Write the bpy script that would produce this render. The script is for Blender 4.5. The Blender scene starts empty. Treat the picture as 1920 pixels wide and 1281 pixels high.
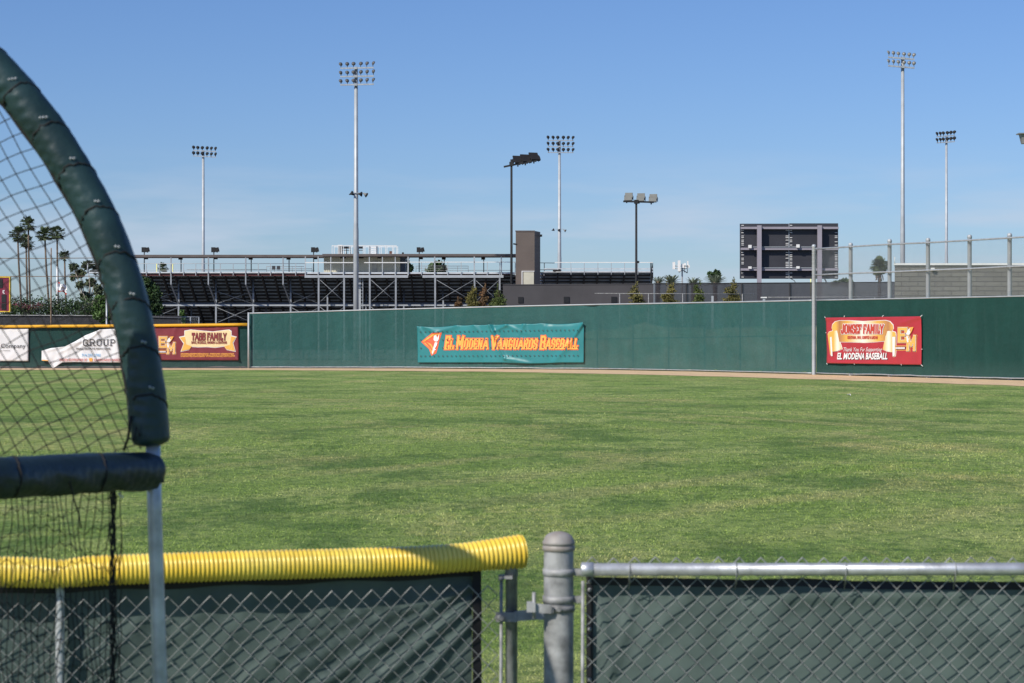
import bpy, bmesh, math, random
import numpy as np
from mathutils import Vector, Matrix
from mathutils.geometry import tessellate_polygon
random.seed(7)
R = math.radians
SC = bpy.context.scene
C = SC.collection

# ---------------------------------------------------------------- camera, sky, sun
CAMH = 1.75; F = 4000.0; HY = 640.5
cd = bpy.data.cameras.new('camera'); cam = bpy.data.objects.new('camera', cd); C.objects.link(cam)
cam.location = (0, 0, CAMH); cam.rotation_euler = (math.pi/2, 0, 0)
cd.sensor_width = 36; cd.lens = 75; cd.clip_start = 0.1; cd.clip_end = 6000
cd.dof.use_dof = True; cd.dof.focus_distance = 125; cd.dof.aperture_fstop = 9.5
SC.camera = cam
SUN_EL, SUN_ROT = R(38), R(222)
w = bpy.data.worlds.new('World'); SC.world = w; w.use_nodes = True
nt = w.node_tree; nn = nt.nodes; ll = nt.links
sky = nn.new('ShaderNodeTexSky'); sky.sky_type = 'NISHITA'; sky.sun_disc = False
sky.sun_elevation = SUN_EL; sky.sun_rotation = SUN_ROT
sky.altitude = 0; sky.air_density = 1.0; sky.dust_density = 0.3; sky.ozone_density = 3.0
tc = nn.new('ShaderNodeTexCoord'); mp = nn.new('ShaderNodeMapping'); mp.inputs['Scale'].default_value = (3.0, 3.0, 20)
no = nn.new('ShaderNodeTexNoise'); no.inputs['Scale'].default_value = 1.7; no.inputs['Detail'].default_value = 5; no.inputs['Roughness'].default_value = .55
rp = nn.new('ShaderNodeValToRGB'); rp.color_ramp.elements[0].position = .44; rp.color_ramp.elements[1].position = .64
rp.color_ramp.elements[1].color = (.85, .85, .85, 1)
sx = nn.new('ShaderNodeSeparateXYZ')
hr = nn.new('ShaderNodeMapRange'); hr.inputs[1].default_value = .05; hr.inputs[2].default_value = .09; hr.inputs[3].default_value = 1; hr.inputs[4].default_value = 0
mu = nn.new('ShaderNodeMath'); mu.operation = 'MULTIPLY'
mx = nn.new('ShaderNodeMix'); mx.data_type = 'RGBA'; mx.inputs[7].default_value = (8.6, 8.3, 7.3, 1)
hs = nn.new('ShaderNodeHueSaturation'); hs.inputs['Saturation'].default_value = 1.05; hs.inputs['Value'].default_value = 1.0
ll.new(tc.outputs['Generated'], mp.inputs[0]); ll.new(mp.outputs[0], no.inputs['Vector']); ll.new(no.outputs[0], rp.inputs[0])
ll.new(tc.outputs['Generated'], sx.inputs[0]); ll.new(sx.outputs[2], hr.inputs[0])
ll.new(rp.outputs[0], mu.inputs[0]); ll.new(hr.outputs[0], mu.inputs[1]); ll.new(mu.outputs[0], mx.inputs[0])
ll.new(sky.outputs[0], hs.inputs['Color']); ll.new(hs.outputs[0], mx.inputs[6])
bg = nn['Background']; bg.inputs[1].default_value = 0.092
tn = nn.new('ShaderNodeMix'); tn.data_type = 'RGBA'; tn.blend_type = 'MULTIPLY'; tn.inputs[0].default_value = 1; tn.inputs[7].default_value = (.68, .82, 1.14, 1)
ll.new(mx.outputs[2], tn.inputs[6]); ll.new(tn.outputs[2], bg.inputs[0])
sd = bpy.data.lights.new('sun', 'SUN'); so = bpy.data.objects.new('sun', sd); C.objects.link(so)
sd.energy = 4.5; sd.angle = R(.53); sd.color = (1, .93, .81)
SDIR = Vector((math.sin(SUN_ROT)*math.cos(SUN_EL), math.cos(SUN_ROT)*math.cos(SUN_EL), math.sin(SUN_EL)))
so.rotation_euler = SDIR.to_track_quat('Z', 'Y').to_euler()
SC.view_settings.view_transform = 'Standard'; SC.view_settings.look = 'None'
SC.view_settings.exposure = 0.0; SC.view_settings.gamma = 1

# ---------------------------------------------------------------- helpers
def X(px, d): return (px-960)*d/F
def Z(py, d): return CAMH-(py-HY)*d/F
def P(px, py, d): return Vector((X(px, d), d, Z(py, d)))

def interp(t, pts):
    if t <= pts[0][0]: a, b = pts[0], pts[1]
    elif t >= pts[-1][0]: a, b = pts[-2], pts[-1]
    else:
        for a, b in zip(pts, pts[1:]):
            if a[0] <= t <= b[0]: break
    return a[1]+(b[1]-a[1])*(t-a[0])/(b[0]-a[0])

def mat(name, col, rough=.6, metal=0, var=.15, scale=4, bump=0, bscale=30, col2=None, spec=.5, coord='Object', detail=4, stretch=(1, 1, 1), trans=0, alpha=None):
    m = bpy.data.materials.new(name); m.use_nodes = True
    n = m.node_tree.nodes; l = m.node_tree.links; b = n['Principled BSDF']
    b.inputs['Roughness'].default_value = rough; b.inputs['Metallic'].default_value = metal
    b.inputs['Specular IOR Level'].default_value = spec
    t = n.new('ShaderNodeTexCoord'); mpn = n.new('ShaderNodeMapping'); mpn.inputs['Scale'].default_value = stretch
    l.new(t.outputs[coord], mpn.inputs[0])
    no = n.new('ShaderNodeTexNoise'); no.inputs['Scale'].default_value = scale; no.inputs['Detail'].default_value = detail
    l.new(mpn.outputs[0], no.inputs['Vector'])
    c2 = col2 if col2 else tuple(max(0, c*(1-var)) for c in col)
    c1 = col if col2 else tuple(min(1, c*(1+var)) for c in col)
    r = n.new('ShaderNodeValToRGB'); r.color_ramp.elements[0].position = .35; r.color_ramp.elements[1].position = .65
    r.color_ramp.elements[0].color = (*c2, 1); r.color_ramp.elements[1].color = (*c1, 1)
    l.new(no.outputs[0], r.inputs[0]); l.new(r.outputs[0], b.inputs['Base Color'])
    if bump:
        n2 = n.new('ShaderNodeTexNoise'); n2.inputs['Scale'].default_value = bscale; n2.inputs['Detail'].default_value = 3
        l.new(mpn.outputs[0], n2.inputs['Vector'])
        bp = n.new('ShaderNodeBump'); bp.inputs['Strength'].default_value = bump; bp.inputs['Distance'].default_value = .01
        l.new(n2.outputs[0], bp.inputs['Height']); l.new(bp.outputs[0], b.inputs['Normal'])
    if alpha is not None: b.inputs['Alpha'].default_value = alpha
    return m

class MB:
    def __init__(s): s.v = []; s.f = []; s.sm = []; s.starts = []
    def add(s, vs, fs, smooth=False):
        o = len(s.v); s.starts.append((o, len(s.f))); s.v.extend([tuple(v) for v in vs]); s.f.extend([tuple(i+o for i in f) for f in fs]); s.sm.extend([smooth]*len(fs))
    def box(s, x0, x1, y0, y1, z0, z1):
        s.add([(x0,y0,z0),(x1,y0,z0),(x1,y1,z0),(x0,y1,z0),(x0,y0,z1),(x1,y0,z1),(x1,y1,z1),(x0,y1,z1)],
              [(0,3,2,1),(4,5,6,7),(0,1,5,4),(1,2,6,5),(2,3,7,6),(3,0,4,7)])
    def obox(s, c, sz, M=None):
        a, b, e = sz[0]/2, sz[1]/2, sz[2]/2
        vs = [Vector(q) for q in [(-a,-b,-e),(a,-b,-e),(a,b,-e),(-a,b,-e),(-a,-b,e),(a,-b,e),(a,b,e),(-a,b,e)]]
        if M: vs = [M @ q for q in vs]
        s.add([q+Vector(c) for q in vs], [(0,3,2,1),(4,5,6,7),(0,1,5,4),(1,2,6,5),(2,3,7,6),(3,0,4,7)])
    def bar(s, p0, p1, w, h=None, up=(0,0,1)):
        p0 = Vector(p0); p1 = Vector(p1); h = h or w
        d = (p1-p0).normalized(); u = Vector(up)
        if abs(d.dot(u)) > .98: u = Vector((0,1,0))
        a = d.cross(u).normalized()*w/2; b = a.cross(d).normalized()*h/2
        s.add([p0-a-b,p0+a-b,p0+a+b,p0-a+b,p1-a-b,p1+a-b,p1+a+b,p1-a+b], [(0,3,2,1),(4,5,6,7),(0,1,5,4),(1,2,6,5),(2,3,7,6),(3,0,4,7)])
    def tube(s, pts, r, n=8, caps=True, smooth=True):
        pts = [Vector(p) for p in pts]; N = len(pts)
        rr = r if isinstance(r, (list, tuple)) else [r]*N
        up = None; vs = []
        for i, p in enumerate(pts):
            d = (pts[min(i+1, N-1)]-pts[max(i-1, 0)])
            if d.length < 1e-9: d = Vector((0,0,1))
            d.normalize()
            if up is None:
                up = Vector((0,0,1)) if abs(d.z) < .9 else Vector((1,0,0))
            a = d.cross(up); a.normalize(); b = a.cross(d); b.normalize(); up = b
            for k in range(n):
                t = 2*math.pi*k/n; vs.append(p+(a*math.cos(t)+b*math.sin(t))*rr[i])
        fs = [(i*n+k, i*n+(k+1) % n, (i+1)*n+(k+1) % n, (i+1)*n+k) for i in range(N-1) for k in range(n)]
        s.add(vs, fs, smooth)
        if caps:
            o = len(s.v)-N*n
            s.f.append(tuple(o+k for k in range(n))[::-1]); s.f.append(tuple(o+(N-1)*n+k for k in range(n))); s.sm += [False, False]
    def lathe(s, prof, c, n=12, M=None, smooth=True):   # prof: (r, z)
        vs = []
        for r, z in prof:
            for k in range(n):
                t = 2*math.pi*k/n; q = Vector((r*math.cos(t), r*math.sin(t), z))
                if M: q = M @ q
                vs.append(q+Vector(c))
        fs = [(i*n+k, i*n+(k+1) % n, (i+1)*n+(k+1) % n, (i+1)*n+k) for i in range(len(prof)-1) for k in range(n)]
        s.add(vs, fs, smooth)
    def grid(s, fn, us, vs_, smooth=True):
        o = [fn(u, v) for v in vs_ for u in us]; n = len(us)
        s.add(o, [(j*n+i, j*n+i+1, (j+1)*n+i+1, (j+1)*n+i) for j in range(len(vs_)-1) for i in range(n-1)], smooth)
    def split(s, name, m, parent=None, per=1):
        st = s.starts+[(len(s.v), len(s.f))]; ids = list(range(0, len(st)-1, per))
        for k in ids:
            e = min(k+per, len(st)-1); q = MB(); v0, f0 = st[k]; v1, f1 = st[e]
            q.v = s.v[v0:v1]; q.f = [tuple(i-v0 for i in f) for f in s.f[f0:f1]]; q.sm = s.sm[f0:f1]; q.build(name, m, parent)
    def build(s, name, m, parent=None, link=True):
        me = bpy.data.meshes.new(name); me.from_pydata(s.v, [], s.f); me.materials.append(m)
        me.polygons.foreach_set('use_smooth', s.sm); me.update()
        o = bpy.data.objects.new(name, me)
        if link: C.objects.link(o)
        if parent is not None:
            o.parent = parent
            root = parent
            while root.parent: root = root.parent
            off = Vector(root.location); 
            if root.get('world_parts'):
                me.transform(Matrix.Translation(-off))
        return o

def tag(o, label=None, cat=None, group=None, kind=None):
    if label: o['label'] = label
    if cat: o['category'] = cat
    if group: o['group'] = group
    if kind: o['kind'] = kind
    return o
def thing(name, label, cat, loc=(0,0,0), group=None, world=True, rotz=0):
    o = bpy.data.objects.new(name, None); C.objects.link(o); o.location = loc; o.rotation_euler = (0,0,rotz); o.empty_display_size = .3
    if world: o['world_parts'] = True
    return tag(o, label, cat, group)
def lin(a, b, n): return [a+(b-a)*i/(n-1) for i in range(n)]
def hsh(x, y=0, z=0):
    v = math.sin(x*127.1+y*311.7+z*74.7)*43758.5453; return v-math.floor(v)
def vnoise(x, y):
    xi, yi = math.floor(x), math.floor(y); fx, fy = x-xi, y-yi
    fx = fx*fx*(3-2*fx); fy = fy*fy*(3-2*fy)
    a = hsh(xi, yi); b = hsh(xi+1, yi); c = hsh(xi, yi+1); d = hsh(xi+1, yi+1)
    return (a+(b-a)*fx)*(1-fy)+(c+(d-c)*fx)*fy

# ---------------------------------------------------------------- materials
M = {}
M['galv'] = mat('galvanized_steel', (.43, .46, .49), .45, .35, .14, 6, .15, 60)
M['galv_pale'] = mat('pale_galvanized_steel', (.42, .45, .48), .5, .2, .08, 1.5)
M['galv_old'] = mat('weathered_galvanized_steel', (.30, .305, .31), .62, .2, .38, 16, .08, 120)
M['rail_steel'] = mat('bright_rail_steel', (.50, .52, .56), .44, .6, .22, 16, .06, 70)
M['wire'] = mat('wire_steel', (.30, .31, .31), .5, .3, .2, 20)
M['alu'] = mat('aluminium_planks', (.62, .65, .68), .45, .2, .1, 2)
M['white_paint'] = mat('white_paint', (.78, .78, .77), .5, 0, .05, 2)
M['dark_steel'] = mat('dark_painted_steel', (.014, .015, .018), .7, 0, .2, 2)
M['stand_post'] = mat('stand_post_galvanized', (.30, .325, .36), .6, .1, .12, 1.5)
M['stand_blue'] = mat('stand_steel_blue_grey', (.09, .115, .16), .6, 0, .2, 1.5)
M['stand_dark'] = mat('stand_steel_dark', (.044, .047, .058), .65, 0, .2, 1.5)
M['strip'] = mat('riser_strip_lit_metal', (.45, .56, .72), .5, .0, .15, 1)  # pale blue colour stands in for sky light on the riser edges
M['brown_metal'] = mat('brown_metal_fascia', (.115, .095, .09), .6, 0, .12, 1.5)
M['red_steel'] = mat('red_brown_primer', (.09, .025, .025), .7, 0, .2, 2)
M['black'] = mat('black_plastic', (.012, .012, .014), .5, 0, .2, 10)
M['lamp_dark'] = mat('lamp_housing_dark', (.012, .012, .014), .75, 0, .2, 3)
M['lamp_grey'] = mat('lamp_housing_grey', (.085, .085, .09), .55, 0, .2, 3)
M['lamp_pale'] = mat('lamp_housing_pale', (.22, .22, .21), .45, .2, .2, 3)
M['cream'] = mat('cream_corrugated_wall', (.55, .53, .43), .6, 0, .06, 2)
M['yellow'] = mat('yellow_plastic', (.90, .70, .12), .33, 0, 0, 5, spec=.5, col2=(.84, .58, .06))
M['yellow'].node_tree.nodes['Principled BSDF'].inputs['Coat Weight'].default_value = .35
M['yellow_cap'] = mat('yellow_fence_cap', (.80, .42, .02), .45, 0, .08, 1)
M['maroon'] = mat('maroon_vinyl', (.20, .028, .04), .5, 0, .08, 1.2)
M['red_vinyl'] = mat('red_vinyl', (.44, .032, .045), .42, 0, .05, .9)
M['teal_vinyl'] = mat('teal_vinyl', (.022, .20, .22), .42, 0, .08, .6)
M['white_vinyl'] = mat('white_vinyl', (.74, .75, .78), .5, 0, .04, .8)
M['ink_black'] = mat('black_ink', (.05, .05, .055), .6, 0, .05)
M['ink_white'] = mat('white_ink', (.82, .82, .82), .5, 0, .02)
M['ink_gold'] = mat('gold_ink', (.82, .46, .10), .5, 0, .05)
M['ink_pale_gold'] = mat('pale_gold_ink', (.86, .68, .38), .5, 0, .05)
M['ink_orange'] = mat('orange_ink', (.86, .42, .08), .5, 0, .05)
M['ink_salmon'] = mat('salmon_ink', (.84, .13, .06), .5, 0, .05)
M['ink_red'] = mat('red_ink', (.52, .06, .035), .5, 0, .05)
M['ink_maroon'] = mat('maroon_ink', (.22, .03, .035), .5, 0, .05)
M['ink_blue'] = mat('blue_ink', (.12, .38, .66), .5, 0, .05)
M['trunk'] = mat('palm_trunk', (.13, .10, .075), .9, 0, .3, 2)
M['bark'] = mat('pale_bark', (.30, .27, .23), .9, 0, .3, 2)
M['palm'] = mat('palm_fronds', (.10, .14, .06), .5, 0, 0, .8, col2=(.05, .075, .03))
M['palm_grey'] = mat('date_palm_fronds', (.27, .31, .22), .6, 0, 0, .8, col2=(.14, .18, .12))
M['leaf_euc'] = mat('eucalyptus_leaves', (.10, .13, .06), .6, 0, 0, .9, col2=(.05, .07, .035))
M['leaf_dark'] = mat('dark_leaves', (.05, .10, .025), .6, 0, 0, .9, col2=(.022, .05, .014))
M['leaf_bright'] = mat('bright_leaves', (.09, .17, .035), .6, 0, 0, .9, col2=(.04, .09, .02))
M['leaf_conifer'] = mat('conifer_green', (.10, .13, .03), .7, 0, 0, 1.6, col2=(.06, .09, .02))
M['leaf_olive'] = mat('conifer_olive', (.17, .15, .035), .7, 0, 0, 1.6, col2=(.08, .08, .02))
M['leaf_brown'] = mat('conifer_brown', (.19, .10, .045), .8, 0, 0, 1.6, col2=(.09, .06, .025))
M['flower'] = mat('pink_flowers', (.17, .045, .065), .7, 0, .3, 2)
M['shaded_navy_vinyl'] = mat('navy_vinyl_with_shade', (.013, .028, .036), .42, 0, .2, 9, .25, 40)  # navy vinyl, base colour darkened to carry the shade on the crossbar
M['pad_green'] = mat('dark_green_vinyl', (.018, .046, .050), .45, 0, .22, 7, .2, 45)
M['cord'] = mat('black_cord', (.012, .011, .012), .8, 0, .2, 20)
M['rust'] = mat('rusty_pole', (.24, .17, .12), .8, .1, .3, 3)
M['hem'] = mat('black_hem_tape', (.008, .008, .011), .6, 0, .2, 10)

def fabric_mat(name, col, col2, scale, weave, trans):
    m = mat(name, col, .62, 0, 0, scale, 0, col2=col2, detail=6)
    n = m.node_tree.nodes; l = m.node_tree.links; b = n['Principled BSDF']
    t = n.new('ShaderNodeTexCoord')
    v = n.new('ShaderNodeTexNoise'); v.inputs['Scale'].default_value = weave; v.inputs['Detail'].default_value = 2
    l.new(t.outputs['Object'], v.inputs['Vector'])
    bp = n.new('ShaderNodeBump'); bp.inputs['Strength'].default_value = .35; bp.inputs['Distance'].default_value = .003
    l.new(v.outputs[0], bp.inputs['Height']); l.new(bp.outputs[0], b.inputs['Normal'])
    if trans:
        tr = n.new('ShaderNodeBsdfTransparent'); ms = n.new('ShaderNodeMixShader'); ms.inputs[0].default_value = trans
        out = n['Material Output']; l.new(b.outputs[0], ms.inputs[1]); l.new(tr.outputs[0], ms.inputs[2]); l.new(ms.outputs[0], out.inputs[0])
    return m
M['near_screen'] = fabric_mat('near_windscreen_cloth', (.100, .142, .132), (.066, .098, .092), 6, 500, 0)

# outfield windscreen: green mesh cloth behind chain-link wire, seams and dust
def outfield_mat(name, base, dark, trans, wirec=(.30, .38, .38)):
    m = bpy.data.materials.new(name); m.use_nodes = True
    n = m.node_tree.nodes; l = m.node_tree.links; b = n['Principled BSDF']; b.inputs['Roughness'].default_value = .8; b.inputs['Specular IOR Level'].default_value = .12
    uv = n.new('ShaderNodeUVMap'); uv.uv_map = 'metres'
    sp = n.new('ShaderNodeSeparateXYZ'); l.new(uv.outputs[0], sp.inputs[0])
    n1 = n.new('ShaderNodeTexNoise'); n1.inputs['Scale'].default_value = .55; n1.inputs['Detail'].default_value = 7; n1.inputs['Roughness'].default_value = .62
    mp1 = n.new('ShaderNodeMapping'); mp1.inputs['Scale'].default_value = (1.6, .45, 1)
    l.new(uv.outputs[0], mp1.inputs[0]); l.new(mp1.outputs[0], n1.inputs['Vector'])
    r = n.new('ShaderNodeValToRGB'); r.color_ramp.elements[0].position = .3; r.color_ramp.elements[1].position = .72
    r.color_ramp.elements[0].color = (*dark, 1); r.color_ramp.elements[1].color = (*base, 1); l.new(n1.outputs[0], r.inputs[0])
    def wv(sgn):
        a = n.new('ShaderNodeMath'); a.operation = 'MULTIPLY_ADD'; a.inputs[1].default_value = sgn
        l.new(sp.outputs[0], a.inputs[0]); l.new(sp.outputs[1], a.inputs[2])
        c = n.new('ShaderNodeMath'); c.operation = 'MULTIPLY'; c.inputs[1].default_value = 1/.072; l.new(a.outputs[0], c.inputs[0])
        d = n.new('ShaderNodeMath'); d.operation = 'FRACT'; l.new(c.outputs[0], d.inputs[0])
        e = n.new('ShaderNodeMath'); e.operation = 'LESS_THAN'; e.inputs[1].default_value = .09; l.new(d.outputs[0], e.inputs[0]); return e
    a, c = wv(1), wv(-1)
    mxm = n.new('ShaderNodeMath'); mxm.operation = 'MAXIMUM'; l.new(a.outputs[0], mxm.inputs[0]); l.new(c.outputs[0], mxm.inputs[1])
    # vertical weathering streaks and dusty foot
    n3 = n.new('ShaderNodeTexNoise'); n3.inputs['Scale'].default_value = 1; n3.inputs['Detail'].default_value = 5
    mp3 = n.new('ShaderNodeMapping'); mp3.inputs['Scale'].default_value = (5, .25, 1); l.new(uv.outputs[0], mp3.inputs[0]); l.new(mp3.outputs[0], n3.inputs['Vector'])
    r3 = n.new('ShaderNodeValToRGB'); r3.color_ramp.elements[0].position = .55; r3.color_ramp.elements[1].position = .85; r3.color_ramp.elements[1].color = (.14, .14, .14, 1)
    l.new(n3.outputs[0], r3.inputs[0])
    ft = n.new('ShaderNodeMapRange'); ft.inputs[1].default_value = .1; ft.inputs[2].default_value = .95; ft.inputs[3].default_value = .22; ft.inputs[4].default_value = 0; l.new(sp.outputs[1], ft.inputs[0])
    ad = n.new('ShaderNodeMath'); ad.operation = 'ADD'; l.new(r3.outputs[0], ad.inputs[0]); l.new(ft.outputs[0], ad.inputs[1])
    m1 = n.new('ShaderNodeMix'); m1.data_type = 'RGBA'; m1.inputs[7].default_value = (.10, .15, .14, 1); l.new(ad.outputs[0], m1.inputs[0]); l.new(r.outputs[0], m1.inputs[6])
    m2 = n.new('ShaderNodeMix'); m2.data_type = 'RGBA'; m2.inputs[7].default_value = (*wirec, 1); l.new(mxm.outputs[0], m2.inputs[0]); l.new(m1.outputs[2], m2.inputs[6])
    l.new(m2.outputs[2], b.inputs['Base Color'])
    n4 = n.new('ShaderNodeTexNoise'); n4.inputs['Scale'].default_value = 2.2; n4.inputs['Detail'].default_value = 3; l.new(uv.outputs[0], n4.inputs['Vector'])
    bp = n.new('ShaderNodeBump'); bp.inputs['Strength'].default_value = .5; bp.inputs['Distance'].default_value = .12; l.new(n4.outputs[0], bp.inputs['Height']); l.new(bp.outputs[0], b.inputs['Normal'])
    if trans:
        tr = n.new('ShaderNodeBsdfTransparent'); ms = n.new('ShaderNodeMixShader'); ms.inputs[0].default_value = trans
        l.new(b.outputs[0], ms.inputs[1]); l.new(tr.outputs[0], ms.inputs[2]); l.new(ms.outputs[0], n['Material Output'].inputs[0])
    return m
M['screen_mid'] = outfield_mat('green_windscreen', (.021, .104, .099), (.012, .070, .068), .095, (.11, .19, .185))
M['screen_right'] = outfield_mat('dark_green_windscreen', (.010, .060, .050), (.006, .038, .033), 0, (.05, .10, .09))
M['screen_left'] = outfield_mat('low_green_windscreen', (.012, .050, .047), (.008, .035, .034), .05, (.05, .10, .095))
M['screen_black'] = outfield_mat('black_windscreen', (.045, .044, .052), (.030, .030, .037), .08, (.09, .09, .10))

# ---------------------------------------------------------------- ground
def ground_mat(blade=False):
    m = bpy.data.materials.new('grass_blade' if blade else 'field_grass'); m.use_nodes = True
    n = m.node_tree.nodes; l = m.node_tree.links; b = n['Principled BSDF']; b.inputs['Roughness'].default_value = .85; b.inputs['Specular IOR Level'].default_value = .2
    t = n.new('ShaderNodeTexCoord')
    def noise(sc, det, st=(1,1,1), rough=.6):
        mp = n.new('ShaderNodeMapping'); mp.inputs['Scale'].default_value = st; l.new(t.outputs['Object'], mp.inputs[0])
        q = n.new('ShaderNodeTexNoise'); q.inputs['Scale'].default_value = sc; q.inputs['Detail'].default_value = det; q.inputs['Roughness'].default_value = rough
        l.new(mp.outputs[0], q.inputs['Vector']); return q
    def ramp(src, p0, p1, c0, c1):
        r = n.new('ShaderNodeValToRGB'); r.color_ramp.elements[0].position = p0; r.color_ramp.elements[1].position = p1
        r.color_ramp.elements[0].color = (*c0, 1); r.color_ramp.elements[1].color = (*c1, 1); l.new(src, r.inputs[0]); return r
    def mix(f, a, b_):
        q = n.new('ShaderNodeMix'); q.data_type = 'RGBA'; l.new(f, q.inputs[0]); l.new(a, q.inputs[6])
        if isinstance(b_, tuple): q.inputs[7].default_value = (*b_, 1)
        else: l.new(b_, q.inputs[7])
        return q.outputs[2]
    big = noise(.10, 5, (1, .7, 1), .65)
    c = ramp(big.outputs[0], .36, .64, (0.190, 0.318, 0.058), (0.316, 0.438, 0.110)).outputs[0]
    med = noise(.30, 9, (1, .55, 1), .78)
    c = mix(ramp(med.outputs[0], .48, .60, (0,0,0), (.75,.75,.75)).outputs[0], c, (0.459, 0.528, 0.189))
    mp5 = n.new('ShaderNodeMapping'); mp5.inputs['Location'].default_value = (37, 11, 5); mp5.inputs['Scale'].default_value = (.8, .5, 1); l.new(t.outputs['Object'], mp5.inputs[0])
    q5 = n.new('ShaderNodeTexNoise'); q5.inputs['Scale'].default_value = .36; q5.inputs['Detail'].default_value = 9; q5.inputs['Roughness'].default_value = .78; l.new(mp5.outputs[0], q5.inputs['Vector'])
    c = mix(ramp(q5.outputs[0], .505, .575, (0,0,0), (.9,.9,.9)).outputs[0], c, (0.097, 0.198, 0.037))
    dry = noise(.22, 8, (1, .4, 1), .74)
    c = mix(ramp(dry.outputs[0], .52, .64, (0,0,0), (.75,.75,.75)).outputs[0], c, (0.573, 0.528, 0.221))
    # faint tyre and mower lines sweeping across the right of the outfield
    sp = n.new('ShaderNodeSeparateXYZ'); l.new(t.outputs['Object'], sp.inputs[0])
    def ma(op, a, b_=None, v=None):
        q = n.new('ShaderNodeMath'); q.operation = op; l.new(a, q.inputs[0])
        if b_ is not None: l.new(b_, q.inputs[1])
        if v is not None: q.inputs[1].default_value = v
        return q.outputs[0]
    dx = ma('ADD', sp.outputs[0], v=16.0); dy = ma('ADD', sp.outputs[1], v=-38.0)
    rr_ = ma('SQRT', ma('ADD', ma('MULTIPLY', dx, dx), ma('MULTIPLY', dy, dy)))
    wob = noise(.25, 3); rr2 = ma('ADD', rr_, ma('MULTIPLY', wob.outputs[0], v=1.6))
    sn = ma('SINE', ma('MULTIPLY', rr2, v=2.6)); msk = noise(.06, 2)
    f_ = ma('MULTIPLY', ramp(sn, .3, 1.0, (0,0,0), (.7,.7,.7)).outputs[0], ramp(msk.outputs[0], .45, .6, (0,0,0), (1,1,1)).outputs[0])
    c = mix(f_, c, (0.435, 0.443, 0.179))
    if blade:
        av = n.new('ShaderNodeAttribute'); av.attribute_name = 'tone'
        r = n.new('ShaderNodeValToRGB'); e = r.color_ramp.elements
        e[0].position = 0; e[0].color = (.50, .56, .42, 1); e[1].position = .8; e[1].color = (1.3, 1.22, 1.15, 1)
        q = e.new(.93); q.color = (1.5, 1.3, 1.6, 1)
        l.new(av.outputs['Fac'], r.inputs[0])
        k = n.new('ShaderNodeMix'); k.data_type = 'RGBA'; k.blend_type = 'MULTIPLY'; k.inputs[0].default_value = 1; l.new(c, k.inputs[6]); l.new(r.outputs[0], k.inputs[7])
        l.new(k.outputs[2], b.inputs['Base Color']); b.inputs['Roughness'].default_value = .5; b.inputs['Specular IOR Level'].default_value = .2
        return m
    fine = noise(22, 4, (1, .7, 1), .7)
    c = mix(ramp(fine.outputs[0], .42, .62, (0,0,0), (.45,.45,.45)).outputs[0], c, (.38, .44, .16))
    fine2 = noise(6, 5, (1, .5, 1), .75)
    c = mix(ramp(fine2.outputs[0], .47, .57, (0,0,0), (.62,.62,.62)).outputs[0], c, (.09, .17, .035))
    l.new(c, b.inputs['Base Color'])
    bn = noise(9, 6, (1, .6, 1), .8); bp = n.new('ShaderNodeBump'); bp.inputs['Strength'].default_value = 1; bp.inputs['Distance'].default_value = .09
    l.new(bn.outputs[0], bp.inputs['Height']); l.new(bp.outputs[0], b.inputs['Normal'])
    return m
M['grass_ground'] = ground_mat()
M['dirt'] = mat('warning_track_clay', (.78, .56, .33), .95, 0, 0, 1.3, .2, 12, col2=(.60, .42, .25), detail=7)
M['backlot'] = mat('bare_earth', (.20, .17, .13), .95, 0, 0, .4, .4, 6, col2=(.13, .11, .09))

g = MB(); g.grid(lambda u, v: (u, v, 0), [-2500, -400, -60, 0, 60, 400, 2500], [-200, 0, 40, 100, 160, 400, 3500], False)
tag(g.build('ground', M['grass_ground']), kind='structure')

FB = [(466,1/138.6),(620,1/138.4),(770,1/137.5),(1110,1/131.5),(1300,1/123.5),(1526,1/112)]   # distance of fence foot by picture column
def FD(px):
    if px <= 1526: return 1/interp(px, FB)
    k = 1/112+(1/95-1/112)*(px-1526)/394; return 1/k
GE = [(-500,131),(466,130.5),(700,127),(960,121.5),(1120,115),(1300,108.5),(1526,98.5),(1740,89.5),(1920,83),(2200,74)]
t = MB(); cols = [-500, -100, 200, 466]+list(range(520, 2300, 40))
rows = [0, .25, .5, .75, 1]
def tfn(u, v):
    px = cols[int(u)]; d0 = interp(px, GE); d1 = FD(px) if px >= 466 else 138.6
    d1 += .6; wob = (vnoise(px*.05, 3)-.5)*1.6+(vnoise(px*.3, 9)-.5)*.7
    d = d0+wob*(1-v)+(d1-d0)*v
    return (X(px, (d0+d1)/2)*d/((d0+d1)/2), d, .012)
t.grid(tfn, range(len(cols)), rows, False); tag(t.build('warning_track', M['dirt']), kind='structure')
t = MB(); t.add([(-900,139.4,.02),(900,139.4,.02),(900,2400,.02),(-900,2400,.02)], [(0,1,2,3)])
tag(t.build('earth_lot', M['backlot']), kind='structure')

M['bank'] = mat('dry_earth_bank', (.28, .25, .17), .95, 0, 0, .6, .3, 5, col2=(.10, .13, .06))
t = MB()
def bankf(u, v):
    h = (1.9+.9*vnoise(u*.25, 2)+.5*vnoise(u*.9, 5))*max(0, min(1, (u+2)/7))
    return (u, 139.8+v*9+.4*math.sin(u), .015+h*math.sin(v*math.pi)**.8)
t.grid(bankf, lin(-2, 34, 60), lin(0, 1, 9)); tag(t.build('earth_bank', M['bank']), kind='structure')

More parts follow.
